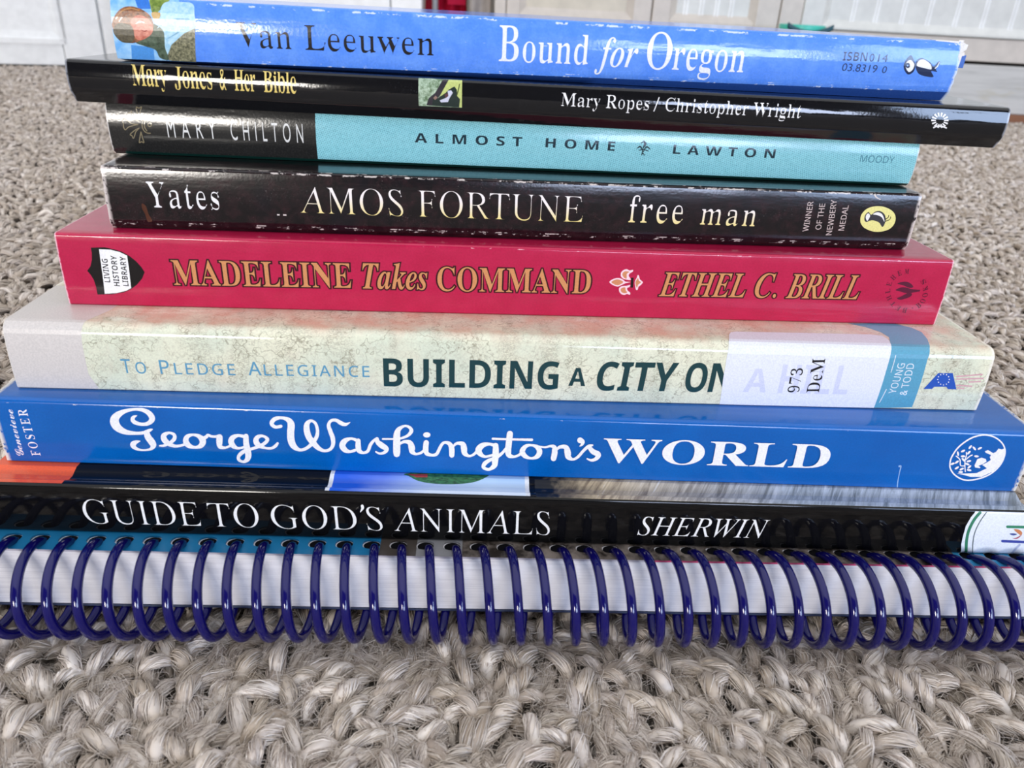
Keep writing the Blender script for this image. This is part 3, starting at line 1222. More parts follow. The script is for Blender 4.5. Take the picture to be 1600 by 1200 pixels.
d.poly([(1582, 841), (1588, 840), (1596, 835.5), (1594, 838), (1589, 841.5)], ink('#b04058', 0.45), True)
d.ribbon([(1594, 850, 3), (1586, 858, 3), (1581, 864, 3)], ink('#b5bfdd', 0.45), cap=False)
d.build()

# --- blue paperback
bk = Book('blue_paperback', 'bright blue paperback with white script lettering, third from the bottom of the stack', 9.87, 156.32, 34.12, 0.43, 246.0, 17.0, 168.0, 0.35, rt=1.3, bulge=0.25)


def blue_base(t, u, sv):
    return t.mix(t.ramp(t.noise(t.xyz(u, sv, 5), 0.09, 3), 0.35, 0.65), lin('#0057a6'), lin('#005dae'))


bk.build(cover_mat('blue_laminate', blue_base, 0.17, wear=[(15.6, 0.18, 0.62)], L=246, ends=1.2, bump=0.45), PAGES)
GW = ink('#f1f0f4')
d = Decal(bk, 'title_lettering')


def zs(ox, oy, pts):
    return [(ox + x / 10, oy + y / 10, w_) for x, y, w_ in pts]


for st_, k in (
    (zs(160, 620, [(540, 292, 1), (485, 320, 5.5), (475, 365, 6.5), (520, 405, 6), (620, 428, 5), (720, 412, 6.5), (778, 345, 9), (735, 262, 8), (640, 208, 6), (500, 195, 4), (330, 232, 7), (215, 310, 12), (190, 390, 14), (240, 480, 12), (360, 548, 8), (520, 568, 5), (640, 560, 5), (740, 522, 5), (788, 503, 1)]), 0),
    (zs(160, 620, [(690, 560, 9), (715, 630, 10), (775, 710, 10.5), (793, 765, 9), (745, 818, 4), (620, 832, 3), (515, 800, 5.5), (480, 745, 9), (525, 708, 6), (595, 690, 1)]), 0),
    (zs(160, 620, [(885, 763, 2), (970, 758, 4), (1060, 715, 5), (1125, 655, 6), (1120, 590, 5), (1040, 562, 4), (965, 600, 8), (965, 660, 9), (1020, 720, 8), (1120, 765, 5), (1200, 765, 4), (1280, 745, 4)]), 0),
    (zs(160, 620, [(1305, 690, 9), (1330, 620, 7), (1420, 592, 4), (1515, 620, 7), (1570, 690, 10), (1540, 760, 8), (1450, 788, 4), (1350, 758, 8)]), 1),
    (zs(300, 640, [(175, 445, 5), (225, 425, 5.5), (250, 395, 4), (300, 415, 4), (360, 420, 4), (425, 415, 6)]), 0),
    (zs(300, 640, [(432, 430, 9.5), (430, 510, 9.5), (440, 575, 7), (510, 594, 4), (580, 572, 3.5), (625, 555, 4)]), 0),
    (zs(300, 640, [(845, 430, 6), (730, 402, 4.5), (640, 435, 8), (612, 495, 9), (645, 562, 8), (720, 600, 4), (815, 585, 4)]), 0),
    (zs(300, 640, [(845, 415, 8), (848, 520, 9), (868, 620, 9.5), (882, 715, 9.5), (860, 780, 7.5), (800, 812, 4), (735, 780, 5), (732, 725, 5.5), (785, 668, 6), (860, 630, 5.5), (940, 608, 4.5), (1050, 572, 5), (1140, 520, 5.5), (1180, 460, 5.5), (1110, 410, 4), (1030, 425, 6.5), (1000, 485, 8.5), (1040, 550, 8), (1140, 594, 4), (1240, 600, 4), (1305, 565, 5), (1338, 525, 4)]), 0),
    (zs(410, 630, [(290, 358, 5), (200, 368, 5), (145, 310, 6.5), (200, 242, 6.5), (310, 226, 4.5), (410, 262, 8), (450, 335, 11), (443, 450, 11), (450, 570, 11), (490, 665, 9.5), (580, 725, 5), (680, 705, 5), (780, 625, 6), (848, 520, 6), (862, 420, 5), (830, 312, 4.5), (760, 272, 4.5), (700, 322, 8), (695, 420, 9.5), (730, 530, 9.5), (800, 620, 9), (880, 700, 7), (970, 740, 4.5), (1060, 715, 5), (1105, 640, 6), (1100, 540, 7), (1060, 430, 6.5), (1036, 340, 5.5), (1072, 272, 4.5), (1150, 262, 5), (1230, 308, 6.5), (1300, 328, 5), (1375, 294, 1)]), 0),
    (zs(520, 640, [(400, 505, 6), (350, 465, 4.5), (270, 452, 4.5), (185, 490, 8.5), (150, 560, 9.5), (195, 628, 8), (270, 652, 4.5), (350, 630, 4.5)]), 0),
    (zs(520, 640, [(398, 485, 7.5), (398, 575, 8.5), (415, 640, 7.5), (480, 670, 4), (550, 640, 5), (590, 545, 5), (640, 482, 4.5), (690, 455, 5)]), 0),
    (zs(520, 640, [(690, 455, 6), (705, 505, 7.5), (765, 555, 9), (838, 608, 7.5), (815, 660, 5), (740, 682, 3.5), (675, 655, 2.5)]), 0),
    (zs(520, 640, [(782, 455, 2.8), (860, 455, 2.8), (950, 455, 2.8), (1060, 445, 3.5), (1170, 402, 4.5), (1228, 330, 6), (1195, 270, 4.5), (1120, 252, 3.5), (1035, 302, 7), (1003, 380, 10), (1000, 500, 11), (1000, 640, 11), (1000, 688, 10)]), 0),
    (zs(520, 640, [(1030, 550, 3), (1070, 515, 4), (1130, 495, 5), (1205, 515, 8), (1235, 590, 10), (1242, 650, 8), (1300, 688, 4), (1380, 668, 4), (1425, 630, 4)]), 0),
    (zs(520, 640, [(1460, 512, 8.3), (1452, 600, 8.5), (1468, 675, 7), (1540, 705, 4.5), (1620, 690, 5), (1670, 600, 5), (1710, 532, 4.5), (1760, 507, 4.5), (1825, 530, 6.5), (1858, 600, 8.5), (1860, 705, 8)]), 0),
    (zs(650, 640, [(585, 570, 3), (615, 535, 4), (665, 518, 5), (730, 535, 8), (750, 600, 9.5), (762, 675, 8), (830, 718, 4), (900, 695, 4), (950, 650, 5)]), 0),
    (zs(650, 640, [(1245, 560, 6), (1150, 533, 4.5), (1045, 550, 8), (980, 615, 10), (1000, 680, 8), (1080, 728, 4), (1190, 705, 4)]), 0),
    (zs(650, 640, [(1245, 555, 8.5), (1245, 680, 10), (1235, 800, 9.5), (1222, 870, 8), (1140, 926, 4.5), (1058, 898, 5.5), (1072, 838, 6.5), (1150, 782, 5.5), (1260, 738, 5), (1350, 668, 4.5), (1405, 600, 4)]), 0),
    (zs(650, 640, [(1467, 372, 9.5), (1452, 500, 9.5), (1440, 630, 9.5), (1455, 705, 8), (1530, 728, 4), (1600, 705, 4), (1635, 680, 4)]), 0),
    ([(770, 684.8, 3.6), (791, 685.6, 3.3), (812, 686, 3.4), (831, 686.4, 4)], 0),
    (zs(780, 650, [(360, 545, 8.5), (415, 465, 6), (510, 448, 3.5), (600, 485, 7.5), (630, 555, 8.5), (590, 625, 7), (500, 652, 3.5), (405, 618, 7)]), 1),
    (zs(780, 650, [(620, 470, 3), (720, 480, 3), (800, 462, 4), (858, 480, 7), (866, 560, 9), (848, 655, 8.5)]), 0),
    (zs(780, 650, [(885, 525, 3.5), (950, 475, 5), (1040, 480, 7.5), (1068, 560, 10), (1080, 630, 8.5), (1150, 668, 4), (1230, 628, 4.5), (1320, 528, 4.5), (1400, 462, 5), (1468, 447, 2)]), 0),
    (zs(780, 650, [(1405, 478, 6), (1460, 545, 8), (1545, 592, 8.5), (1515, 655, 6), (1440, 682, 4), (1365, 655, 2)]), 0),
    (zs(780, 650, [(1262, 370, 9), (1300, 395, 7), (1290, 438, 4), (1252, 465, 1)]), 0),
):
    d.ribbon(st_, GW, n=7, closed=bool(k))
d.oval(667, 678.6, 5.7, 4.1, GW)
d.text('WORLD', 'serif', (939, 721), (1292, 731), 36.5, GW, kx=-0.004)
d.build()
d = Decal(bk, 'author_lettering')
d.text('Genevieve', 'script', (38, 712), (19.5, 640), 11, GW, ref='G')
d.text('FOSTER', 'serif', (64, 712), (41, 639), 12.5, GW, sp=1.3, kx=-0.02)
d.build()
d = Decal(bk, 'publisher_emblem')
o8 = lambda p: [(1470 + x / 13.333, 670 + y / 13.333, *r) for x, y, *r in p]
d.ribbon(o8([(190, 720), (230, 580), (370, 380), (600, 210), (800, 140), (960, 130), (1130, 180), (1270, 290), (1335, 430), (1320, 580), (1230, 760), (1060, 920), (850, 1020), (600, 1070), (430, 1045), (280, 950), (200, 830)]), GW, w=2.2, closed=True)
d.poly(o8([(1335, 400), (1325, 560), (1250, 730), (1080, 890), (850, 1000), (620, 1000), (480, 960), (330, 930), (520, 930), (750, 920), (960, 820), (860, 750), (960, 700), (1040, 650), (1020, 590), (1060, 520), (1150, 480), (1200, 410), (1270, 430)]), GW)
d.poly(o8([(730, 700), (760, 630), (850, 600), (940, 630), (950, 680), (880, 730), (780, 770), (825, 800), (810, 820), (715, 805), (700, 760)]), GW)
d.poly(o8([(915, 470), (980, 440), (1080, 500), (1110, 530), (1060, 550), (940, 500)]), GW)
for p in ([(510, 900), (500, 780), (505, 640), (530, 560), (530, 480)], [(500, 770), (410, 760), (395, 640), (310, 560)], [(520, 640), (600, 570), (660, 540)]):
    d.ribbon(o8(p), GW, w=1.6)
for (x, y, r) in ((610, 380, -50), (695, 405, 50), (810, 405, -25), (460, 460, -25), (580, 495, -45), (355, 515, 80), (460, 570, 0), (740, 570, 5), (330, 690, -35), (465, 640, 50), (580, 670, -10), (240, 725, -20), (330, 810, -30), (430, 835, -25), (590, 790, -40), (585, 855, 10), (410, 895, 0), (545, 730, 20)):
    a, b = o8([(x, y)])[0]
    d.oval(a, b, 3.7, 1.6, GW, r, 14)
d.build()
d = Decal(bk, 'cover_crease', 'pale crease in the blue cover')
d.ribbon([(1404, 729, 2.6), (1407.5, 728.5, 2.2), (1405, 740, 1.2), (1402.5, 754, 1.6), (1402, 762, 1.4)], ink('#8fb4e0'), cap=False)
d.build()

# --- cream library book
bk = Book('cream_library_book', 'cream map-patterned paperback with a white call-number label on its spine, below the red book', 6.79, 163.95, 51.2, 1.72, 232.74, 16.55, 158.0, 0.35, rt=2.6, bulge=0.35)


def map_base(t, u, sv):
    c = t.mix(t.ramp(t.noise(t.xyz(u, sv, 1), 0.05, 3), 0.4, 0.62), lin('#e2e0c6'), lin('#d3d8c2'))
    c = t.mix(t.ramp(t.noise(t.xyz(u, sv, 9), 0.11, 4, 0.6), 0.54, 0.68, 0, 0.4), c, lin('#cfc4ae'))
    for k, (sc, wd, col, amt, z) in enumerate(((0.16, 0.012, '#8d8873', 0.34, 2), (0.34, 0.016, '#a08d78', 0.22, 4), (0.07, 0.006, '#7d7660', 0.55, 6))):
        n = t.noise(t.xyz(u, sv, z), sc, 4, 0.65)
        ln_ = t.ramp(t.math('ABSOLUTE', t.math('SUBTRACT', n, 0.5)), wd * 0.4, wd, amt, 0)
        c = t.mix(ln_, c, lin(col))
    # patches of slanted handwriting
    us = t.math('ADD', t.math('MULTIPLY', u, 1.0), t.math('MULTIPLY', sv, 0.35))
    scr = t.noise(t.xyz(t.math('MULTIPLY', us, 0.6), t.math('MULTIPLY', sv, 1.5), 12), 1.2, 4, 0.8)
    cols = t.noise(t.xyz(t.math('MULTIPLY', u, 0.22), t.math('MULTIPLY', sv, 0.05), 31), 1.0, 1)
    m = t.math('MULTIPLY', t.ramp(t.math('ABSOLUTE', t.math('SUBTRACT', scr, 0.52)), 0.008, 0.022, 0.85, 0), t.ramp(cols, 0.5, 0.58))
    c = t.mix(m, c, lin('#857c6a'))
    # sepia coast above the fold, on the front
    c = t.mix(t.math('MULTIPLY', t.ramp(sv, 14.5, 18), t.ramp(t.noise(t.xyz(u, sv, 40), 0.12, 4, 0.6), 0.38, 0.66, 0, 0.75)), c, lin('#d8a790'))
    return c


bk.build(cover_mat('cream_map_laminate', map_base, 0.12, wear=[], L=232.74, ends=0.9, bump=0.3, wearcol='#efe9da'), PAGES)
d = Decal(bk, 'end_tape', 'greyish protective tape at the left end')
xt = bk.px(133, 560)[0]
d.xs([(-116.3, -0.2), (xt + 1.6, -0.2), (xt, 4), (xt, 12), (xt + 0.5, 17), (xt + 3, 24), (xt + 5, 40), (-116.3, 40)], ink('#d3ccc6', 0.3))
d.build()
d = Decal(bk, 'series_lettering')
BL = ink('#5d9ab8')
for (w_, a, b, c_) in (('T', (192, 582.6), (206.5, 583), 21), ('O', (213.5, 583.2), (229.5, 583.6), 17), ('P', (251.5, 584), (266, 584.3), 21), ('LEDGE', (274, 584.5), (368, 586.2), 17), ('A', (389, 586), (409, 586.3), 20.5), ('LLEGIANCE', (413.5, 586.6), (577.5, 589), 17)):
    d.text(w_, 'sans2', a, b, c_, BL, kx=0.006, ky=0.006, sp=1.25 if len(w_) > 2 else 1)
d.build()
d = Decal(bk, 'title_lettering')
DG = ink('#123c40')
for (w_, a, b, c_, sh) in (('BUILDING', (600, 603.5), (871, 608.5), 43.5, 0), ('A', (888, 602.8), (914, 603.3), 28, 0), ('CITY', (931, 610), (1055, 611.5), 44.5, 0.1), ('O', (1068, 612), (1101, 612.5), 44.5, 0.05), ('N', (1105, 612.3), (1143, 613), 44.5, 0.05)):
    d.text(w_, 'sansb', a, b, c_, DG, shear=sh, kx=0.003)
d.build()
d = Decal(bk, 'blue_band')
BB = ink('#5aa0bd', 0.22)
d.poly([(1362, 637), (1366, 625), (1388, 560), (1391, 545), (1389, 527), (1376, 519), (1352, 511), (1325, 505.5), (1395, 505), (1424, 512), (1440, 519), (1449, 530), (1452.5, 545), (1449, 562), (1425, 636)], BB)
LBW = ink('#dfe6ec')
d.text('YOUNG', 'sans2', (1399, 615), (1414.5, 568), 10.5, LBW)
d.text('& TODD', 'sans2', (1416, 617.5), (1429, 568), 11, LBW)
d.ribbon([(1374, 629, 1.2), (1385, 608, 1.2)], LBW)
d.ribbon([(1392, 582, 1.2), (1399.5, 555, 1.2)], LBW)
d.build()
d = Decal(bk, 'call_number_label', 'white paper call-number label')
d.off = 0.09
LW = ink('#e6e8f2', 0.3)
d.poly([(1124, 633), (1130, 590), (1136, 555), (1138.5, 535), (1139, 523), (1142, 519.5), (1150, 518.5), (1250, 520.5), (1360, 523), (1378, 525), (1388, 531), (1392.5, 541), (1391.5, 552), (1384, 580), (1365, 637.5), (1240, 636)], LW)
GH = ink('#d2d5ec', 0.3)
d.text('A', 'sansb', (1160, 612), (1196, 613), 36, GH)
d.text('HILL', 'sansb', (1214, 614), (1322, 616), 44, GH)
d.text('973', 'serif', (1248, 613), (1255, 574.5), 18, INK_K, kx=-0.02, ref='9')
d.text('DeM', 'serif', (1279, 613.5), (1289.5, 559.5), 19, INK_K, kx=-0.02)
d.build()
d = Decal(bk, 'flag_emblem')
o3 = lambda p: [(1340 + x / 7.2727, 510 + y / 7.2727, *r) for x, y, *r in p]
PK = ink('#d8a9ae')
for (a, b) in (((1120, 570), (1420, 545)), ((1120, 600), (1430, 590)), ((1260, 632), (1400, 625)), ((1120, 668), (1300, 680)), ((1125, 700), (1210, 705))):
    d.ribbon(o3([(*a, 2.2), (*b, 2.2)]), PK, cap=False)
d.poly(o3([(745, 712), (915, 530), (1080, 530), (1122, 716), (1025, 712), (1008, 685), (870, 685), (845, 710)]), ink('#2456b4'))
for k in range(12):
    a = math.pi * k / 6
    q = o3([(975 + 66 * math.cos(a), 602 + 62 * math.sin(a))])[0]
    d.oval(*q, 0.9, 0.9, INK_W, n=8)
d.build()

# --- red paperback
bk = Book('red_paperback', 'crimson paperback with orange lettering outlined in black and a shield badge, mid-stack', 7.63, 177.97, 67.78, 2.79, 216.32, 17.45, 140.0, 0.4, rt=0.7, bulge=0.3)


def red_base(t, u, sv):
    return t.mix(t.ramp(t.noise(t.xyz(u, sv, 5), 0.2, 3), 0.35, 0.65), lin('#b21a43'), lin('#b91e48'))


bk.build(cover_mat('crimson_laminate', red_base, 0.14, wear=[(16.5, 0.14, 0.60)], L=216.32, ends=0.35, bump=0.55, wearcol='#f0b9c4'), PAGES_OLD)
OR, OK_ = ink('#d18e5c'), ink('#3a0a14')
d = Decal(bk, 'title_lettering')
for (w_, sty, a, b, c_) in (('MADELEINE', 'serif', (272, 445), (550, 449.8), 38), ('Takes', 'bi', (567, 450.5), (668, 452.5), 39), ('COMMAND', 'serif', (683, 454), (922, 458.5), 36.5)):
    d.text(w_, sty, a, b, c_, OR, kx=-0.012 if sty == 'serif' else -0.004, fat=0.036, fatmat=OK_)
d.build()
d = Decal(bk, 'author_lettering')
for (w_, a, b) in (('ETHEL', (1029, 462.5), (1163, 464.5)), ('C', (1177, 464.5), (1206, 465)), ('.', (1206.5, 465), (1212, 465)), ('BRILL', (1227, 465.5), (1340, 467.5))):
    d.text(w_, 'bi', a, b, 36.5, OR, kx=-0.008, fat=0.034, fatmat=OK_)
d.build()
d = Decal(bk, 'fleur_de_lis')
of = lambda p, k=1.0, c=(0, 0): [(940 + (c[0] + (x - c[0]) * k) / 16, 400 + (c[1] + (y - c[1]) * k) / 16) for x, y in p]
FP, FO = ink('#f7d3dc'), ink('#d08a60')
for (p, q) in (([(195, 650), (280, 580), (410, 550), (520, 580), (600, 640), (720, 650), (600, 680), (480, 735), (400, 760), (290, 730)], [(245, 650), (310, 605), (410, 585), (500, 615), (540, 650), (490, 695), (400, 730), (300, 700)]),
               ([(480, 500), (490, 410), (560, 345), (630, 330), (700, 360), (780, 345), (775, 390), (700, 440), (680, 500), (720, 560), (720, 600), (620, 590), (530, 560)], [(520, 480), (530, 420), (590, 380), (690, 395), (630, 450), (625, 560), (570, 550)]),
               ([(440, 880), (440, 800), (500, 755), (620, 745), (710, 720), (700, 770), (640, 800), (650, 860), (715, 920), (700, 970), (640, 945), (560, 975), (480, 940)], [(475, 850), (500, 800), (590, 785), (600, 850), (640, 910), (560, 930), (500, 900)]),
               ([(830, 660), (850, 590), (880, 540), (900, 480), (930, 490), (955, 580), (1000, 620), (1030, 665), (960, 740), (920, 770), (900, 840), (860, 840), (840, 760)], [(845, 660), (870, 600), (910, 550), (930, 610), (980, 660), (910, 720), (885, 790), (855, 730)])):
    d.poly(of(p), FP, True)
    d.poly(of(q), FO, True)
d.poly(of([(735, 540), (800, 540), (785, 790), (725, 790)]), ink('#1a0508'))
d.build()
d = Decal(bk, 'shield_badge', 'black shield with a white lettered panel')
osd = lambda p: [(130 + x / 13.333, 375 + y / 13.333) for x, y in p]
d.poly(osd([(160, 160), (450, 150), (640, 195), (800, 240), (960, 330), (1100, 440), (1210, 560), (1280, 670), (1230, 800), (1120, 930), (990, 1030), (850, 1090), (600, 1130), (300, 1135), (270, 980), (220, 830), (160, 730), (85, 640), (150, 550), (180, 420), (180, 280)]), ink('#100b0d'))
d.poly(osd([(330, 190), (560, 200), (760, 250), (915, 325), (955, 600), (1000, 1000), (900, 1055), (700, 1105), (450, 1120), (420, 850), (370, 480)]), INK_W)
for (w_, a, b) in (('LIVING', (568, 885), (505, 395)), ('HISTORY', (765, 965), (690, 330)), ('LIBRARY', (950, 965), (880, 350))):
    pa, pb = osd([a, b])
    d.text(w_, 'sansb', pa, pb, 8.6, INK_K, kx=-0.012)
d.build()
d = Decal(bk, 'publisher_emblem')
oc = lambda p: [(1360 + x / 13.333, 400 + y / 13.333) for x, y in p]
DR = ink('#5a1130')
for p in ([(525, 710), (640, 655), (760, 660), (860, 690), (1020, 705), (1020, 735), (900, 760), (780, 780), (640, 745)], [(560, 575), (660, 540), (770, 540), (860, 590), (890, 650), (800, 660), (680, 610)], [(550, 880), (640, 840), (760, 780), (860, 780), (840, 840), (720, 890), (620, 910)]):
    d.poly(oc(p), DR, True)
d.ribbon([(1425, 455, 2), (1436, 454, 3.2)], DR)
ECX, ECY, ER = 1417.5, 454.5, 26.5
for i, ch in enumerate('BETHLEHEM'):
    an = math.radians(95 + i * 21.5)              # clockwise from the bottom, tops outward
    px_, py_ = ECX + ER * math.cos(an), ECY + ER * math.sin(an)
    tx, ty = -math.sin(an), math.cos(an)
    d.text(ch, 'serif', (px_ - tx * 3.4, py_ - ty * 3.4), (px_ + tx * 3.4, py_ + ty * 3.4), 7.5, DR, kx=-0.012)
for i, ch in enumerate('BOOKS'):
    an = math.radians(52 - i * 20.5)
    px_, py_ = ECX + (ER + 6) * math.cos(an), ECY + (ER + 6) * math.sin(an)
    tx, ty = math.sin(an), -math.cos(an)
    d.text(ch, 'serif', (px_ - tx * 3.4, py_ - ty * 3.4), (px_ + tx * 3.4, py_ + ty * 3.4), 7.5, DR, kx=-0.012)
d.oval(ECX + 8, ECY + 26.5, 1, 1, DR, n=10)
d.build()

# --- dark paperback
bk = Book('dark_brown_paperback', 'worn dark brown paperback with gilt lettering and a yellow oval badge, above the red book', 8.52, 184.2, 85.3, 3.56, 197.03, 14.5, 130.0, 1.2, rt=0.7, bulge=0.40, chy=1.0)


def amos_base(t, u, sv):
    c = t.mix(t.ramp(t.noise(t.xyz(u, sv, 3), 0.35, 5, 0.75), 0.45, 0.72), lin('#120e11'), lin('#2f1b1f'))
    return t.mix(t.ramp(t.noise(t.xyz(u, t.math('MULTIPLY', sv, 0.5), 8), 0.06, 2), 0.58, 0.7, 0, 0.7), c, lin('#101017'))


bk.build(cover_mat('dark_mottled_laminate', amos_base, 0.16, wear=[(0.0, 0.30, 0.55), (12.9, 0.26, 0.52), (13.6, 0.2, 0.55), (0.5, 0.16, 0.55)], L=197.03, ends=1.0, bump=0.45, scuff=0.35, wearcol='#cfc4bd', fine=1.6), PAGES_OLD, jag=0.15)
gm = NT('gilt_gradient_ink', 0.3)
u_, s_ = gm.uv()
gm.color(gm.mix(gm.ramp(s_, 3.2, 8.0), lin('#ecd873'), lin('#efe6e2')))
AG = gm.m
d = Decal(bk, 'title_lettering')
for (w_, a, b) in (('AMOS', (468, 332.5), (631, 338)), ('FORTUNE', (652, 338.5), (910, 347.5))):
    d.text(w_, 'ital', a, b, 41, AG, shear='up', kx=-0.017, ky=-0.011)
d.text('free', 'serif', (980, 347), (1066, 349.5), 42, AG, ref='f', kx=-0.036, sp=1.12)
d.text('man', 'serif', (1092, 350.5), (1180, 353.5), 23.5, AG, ref='x', kx=-0.036, sp=1.12)
d.build()
d = Decal(bk, 'author_lettering')
d.text('Yates', 'serif', (232, 323.5), (345, 327.5), 39, INK_W, kx=-0.036, sp=1.1)
d.build()
d = Decal(bk, 'award_lettering')
AW = ink('#c9b7b2')
for (w_, a, b) in (('WINNER', (1262.5, 361.5), (1271, 315)), ('OF THE', (1282.5, 358.5), (1289.5, 318)), ('NEWBERY', (1299, 367), (1307.5, 312)), ('MEDAL', (1318.5, 360), (1326, 321))):
    d.text(w_, 'sans2', a, b, 8.6, AW, kx=0.01)
d.build()
d = Decal(bk, 'publisher_emblem', 'pale yellow oval with a small bird')
oa = lambda p: [(1240 + x / 7.2727, 290 + y / 7.2727, *r) for x, y, *r in p]
d.poly(oa([(758, 400), (770, 330), (830, 265), (920, 236), (1020, 240), (1110, 280), (1155, 340), (1150, 420), (1100, 485), (1010, 520), (910, 522), (820, 490), (775, 450)]), ink('#ece592'), True)
d.poly(oa([(805, 395), (810, 340), (850, 300), (880, 330), (930, 295), (985, 290), (1035, 330), (1045, 400), (1010, 470), (970, 420), (900, 395), (850, 405), (830, 415)]), ink('#3b3a40'), True)
d.poly(oa([(820, 370), (825, 335), (850, 315), (868, 345), (850, 385), (835, 400)]), ink('#f2f0ea'), True)
d.poly(oa([(900, 325), (950, 303), (1000, 320), (1025, 370), (1030, 410), (1000, 360), (950, 335)]), ink('#f2f0ea'), True)
d.ribbon(oa([(1040, 385, 1.4), (1075, 360, 1), (1080, 335, 1)]), INK_K)
d.ribbon(oa([(1042, 405, 1.4), (1090, 385, 1), (1104, 352, 1)]), INK_K)
d.build()
CH = ink('#d9cfc9', 0.7)
for (x, y, w_) in ((435, 335.5, 4), (445, 335.8, 5), (1367, 305, 3)):
    d = Decal(bk, 'worn_speck', 'chip in the cover showing bare paper')
    d.ribbon([(x - w_ / 2, y, 2.2), (x + w_ / 2, y + 0.3, 2)], CH)
    d.build()
d = Decal(bk, 'cover_tear', 'pale nick at the upper fold')
d.ribbon([(1366.5, 303, 3), (1369, 308, 2.2), (1376, 312, 1)], CH, cap=False)
d.build()
d = Decal(bk, 'rust_mark', 'rust-brown streak at the left end')
d.poly([(222, 318), (228, 322), (232, 334), (238, 345), (231, 346), (227, 335), (222, 325)], ink('#4f2a1a'), True)
d.build()

# --- turquoise and black paperback
bk = Book('turquoise_paperback', 'turquoise woven-pattern paperback with a black left end, third from the top', 7.24, 195.98, 99.9, 1.98, 200.85, 12.25, 133.0, 0.7, rt=0.5, bulge=0.75)
xd_ = bk.px(493.5, 210)[0]


def lawton_base(t, u, sv):
    a = t.math('MULTIPLY', t.math('ADD', t.math('SINE', t.math('MULTIPLY', t.math('ADD', u, t.math('MULTIPLY', sv, 0.35)), 12.5)), t.math('SINE', t.math('MULTIPLY', t.math('ADD', sv, t.math('MULTIPLY', u, 0.3)), 13.0))), 0.5)
    n = t.noise(t.xyz(u, sv, 3), 1.5, 4, 0.75)
    dots = t.ramp(t.math('ADD', a, t.math('MULTIPLY', t.math('SUBTRACT', n, 0.5), 2.6)), 0.05, 0.85, 0, 0.7)
    tq = t.mix(dots, lin('#99dbe2'), lin('#4694a3'))
    bk_ = t.mix(t.ramp(t.noise(t.xyz(u, sv, 6), 2.2, 4, 0.7), 0.5, 0.75, 0, 0.4), lin('#232322'), lin('#4a4844'))
    c = t.mix(t.math('GREATER_THAN', u, xd_), bk_, tq)
    return t.mix(t.math('LESS_THAN', sv, -0.02), c, lin('#12352f'))  # shade under the lower fold put into the colour as dark green


bk.build(cover_mat('turquoise_weave_laminate', lawton_base, 0.15, wear=[], L=200.85, ends=0.3, bump=0.38, fine=2.2), PAGES_OLD)
d = Decal(bk, 'title_lettering')
TK = ink('#15303c')
d.text('ALMOST', 'sansb', (648, 222.5), (815.5, 228.8), 14.5, TK, sp=1.75)
d.text('HOME', 'sansb', (852, 230), (960, 235.8), 14.3, TK, sp=1.75)
d.build()
d = Decal(bk, 'author_lettering')
d.text('LAWTON', 'sansb', (1051, 240.3), (1210, 247.3), 14, TK, sp=1.75)
d.build()
d = Decal(bk, 'subject_lettering')
d.text('MARY', 'sans', (263, 214.5), (339, 217.2), 29, ink('#f0eee8'), sp=1.9, kx=-0.006)
d.text('CHILTON', 'sans', (362, 218.5), (474.5, 223.3), 29, ink('#f0eee8'), sp=1.9, kx=-0.006)
d.build()
d = Decal(bk, 'sun_emblem')
ol = lambda p: [(180 + x / 16, 155 + y / 16) for x, y in p]
GD = ink('#8d8062')
for p in ([(625, 470), (545, 320), (530, 195), (590, 225), (660, 195), (620, 330), (625, 470)], [(595, 565), (450, 460), (325, 345), (380, 340), (405, 290), (450, 420), (595, 565)], [(580, 630), (420, 610), (310, 540), (235, 490), (175, 535), (205, 600), (210, 690), (255, 765), (330, 700), (450, 660), (580, 630)],
          [(605, 720), (500, 770), (375, 880), (420, 910), (455, 980), (490, 900), (520, 810), (605, 720)], [(645, 810), (620, 950), (605, 1085), (660, 1060), (720, 1085), (680, 950), (645, 810)],
          [(860, 460), (760, 470), (690, 560), (675, 660), (710, 770), (790, 840), (890, 850)], [(850, 480), (780, 520), (735, 600), (740, 700), (800, 800)]):
    q = ol(p)
    d.ribbon([(x, y, 1.5) for x, y in q], GD, n=4, cap=False)
d.ribbon([(*ol([(865 + 45 * math.cos(a * math.pi / 5), 635 + 45 * math.sin(a * math.pi / 5))])[0], 1.7) for a in range(10)], GD, closed=True)
d.build()
d = Decal(bk, 'ornament')
for p in ([(1005.5, 219, 1), (1008, 225, 4), (1005, 231, 1.5), (1003, 240, 1.2)], [(1001, 224, 1.2), (1006, 221.5, 1.5), (1010, 224.5, 1.2)], [(995, 232, 1), (1000, 229, 2.4), (1003, 233, 1.6), (1004, 238, 1.2)], [(1016, 233.5, 1), (1011, 229.5, 2.4), (1007, 233, 1.6), (1005, 238, 1.2)], [(998, 235, 1.2), (1005, 233.5, 1.6), (1013, 236, 1.2)], [(1002, 242.5, 1), (1004.5, 239.5, 1.8), (1007, 243, 1)]):
    d.ribbon(p, TK)
d.build()
d = Decal(bk, 'publisher_lettering')
d.text('MOODY', 'sans2', (1343, 252.8), (1396, 255.3), 10.5, ink('#4c8a9c'), kx=-0.004)
d.build()

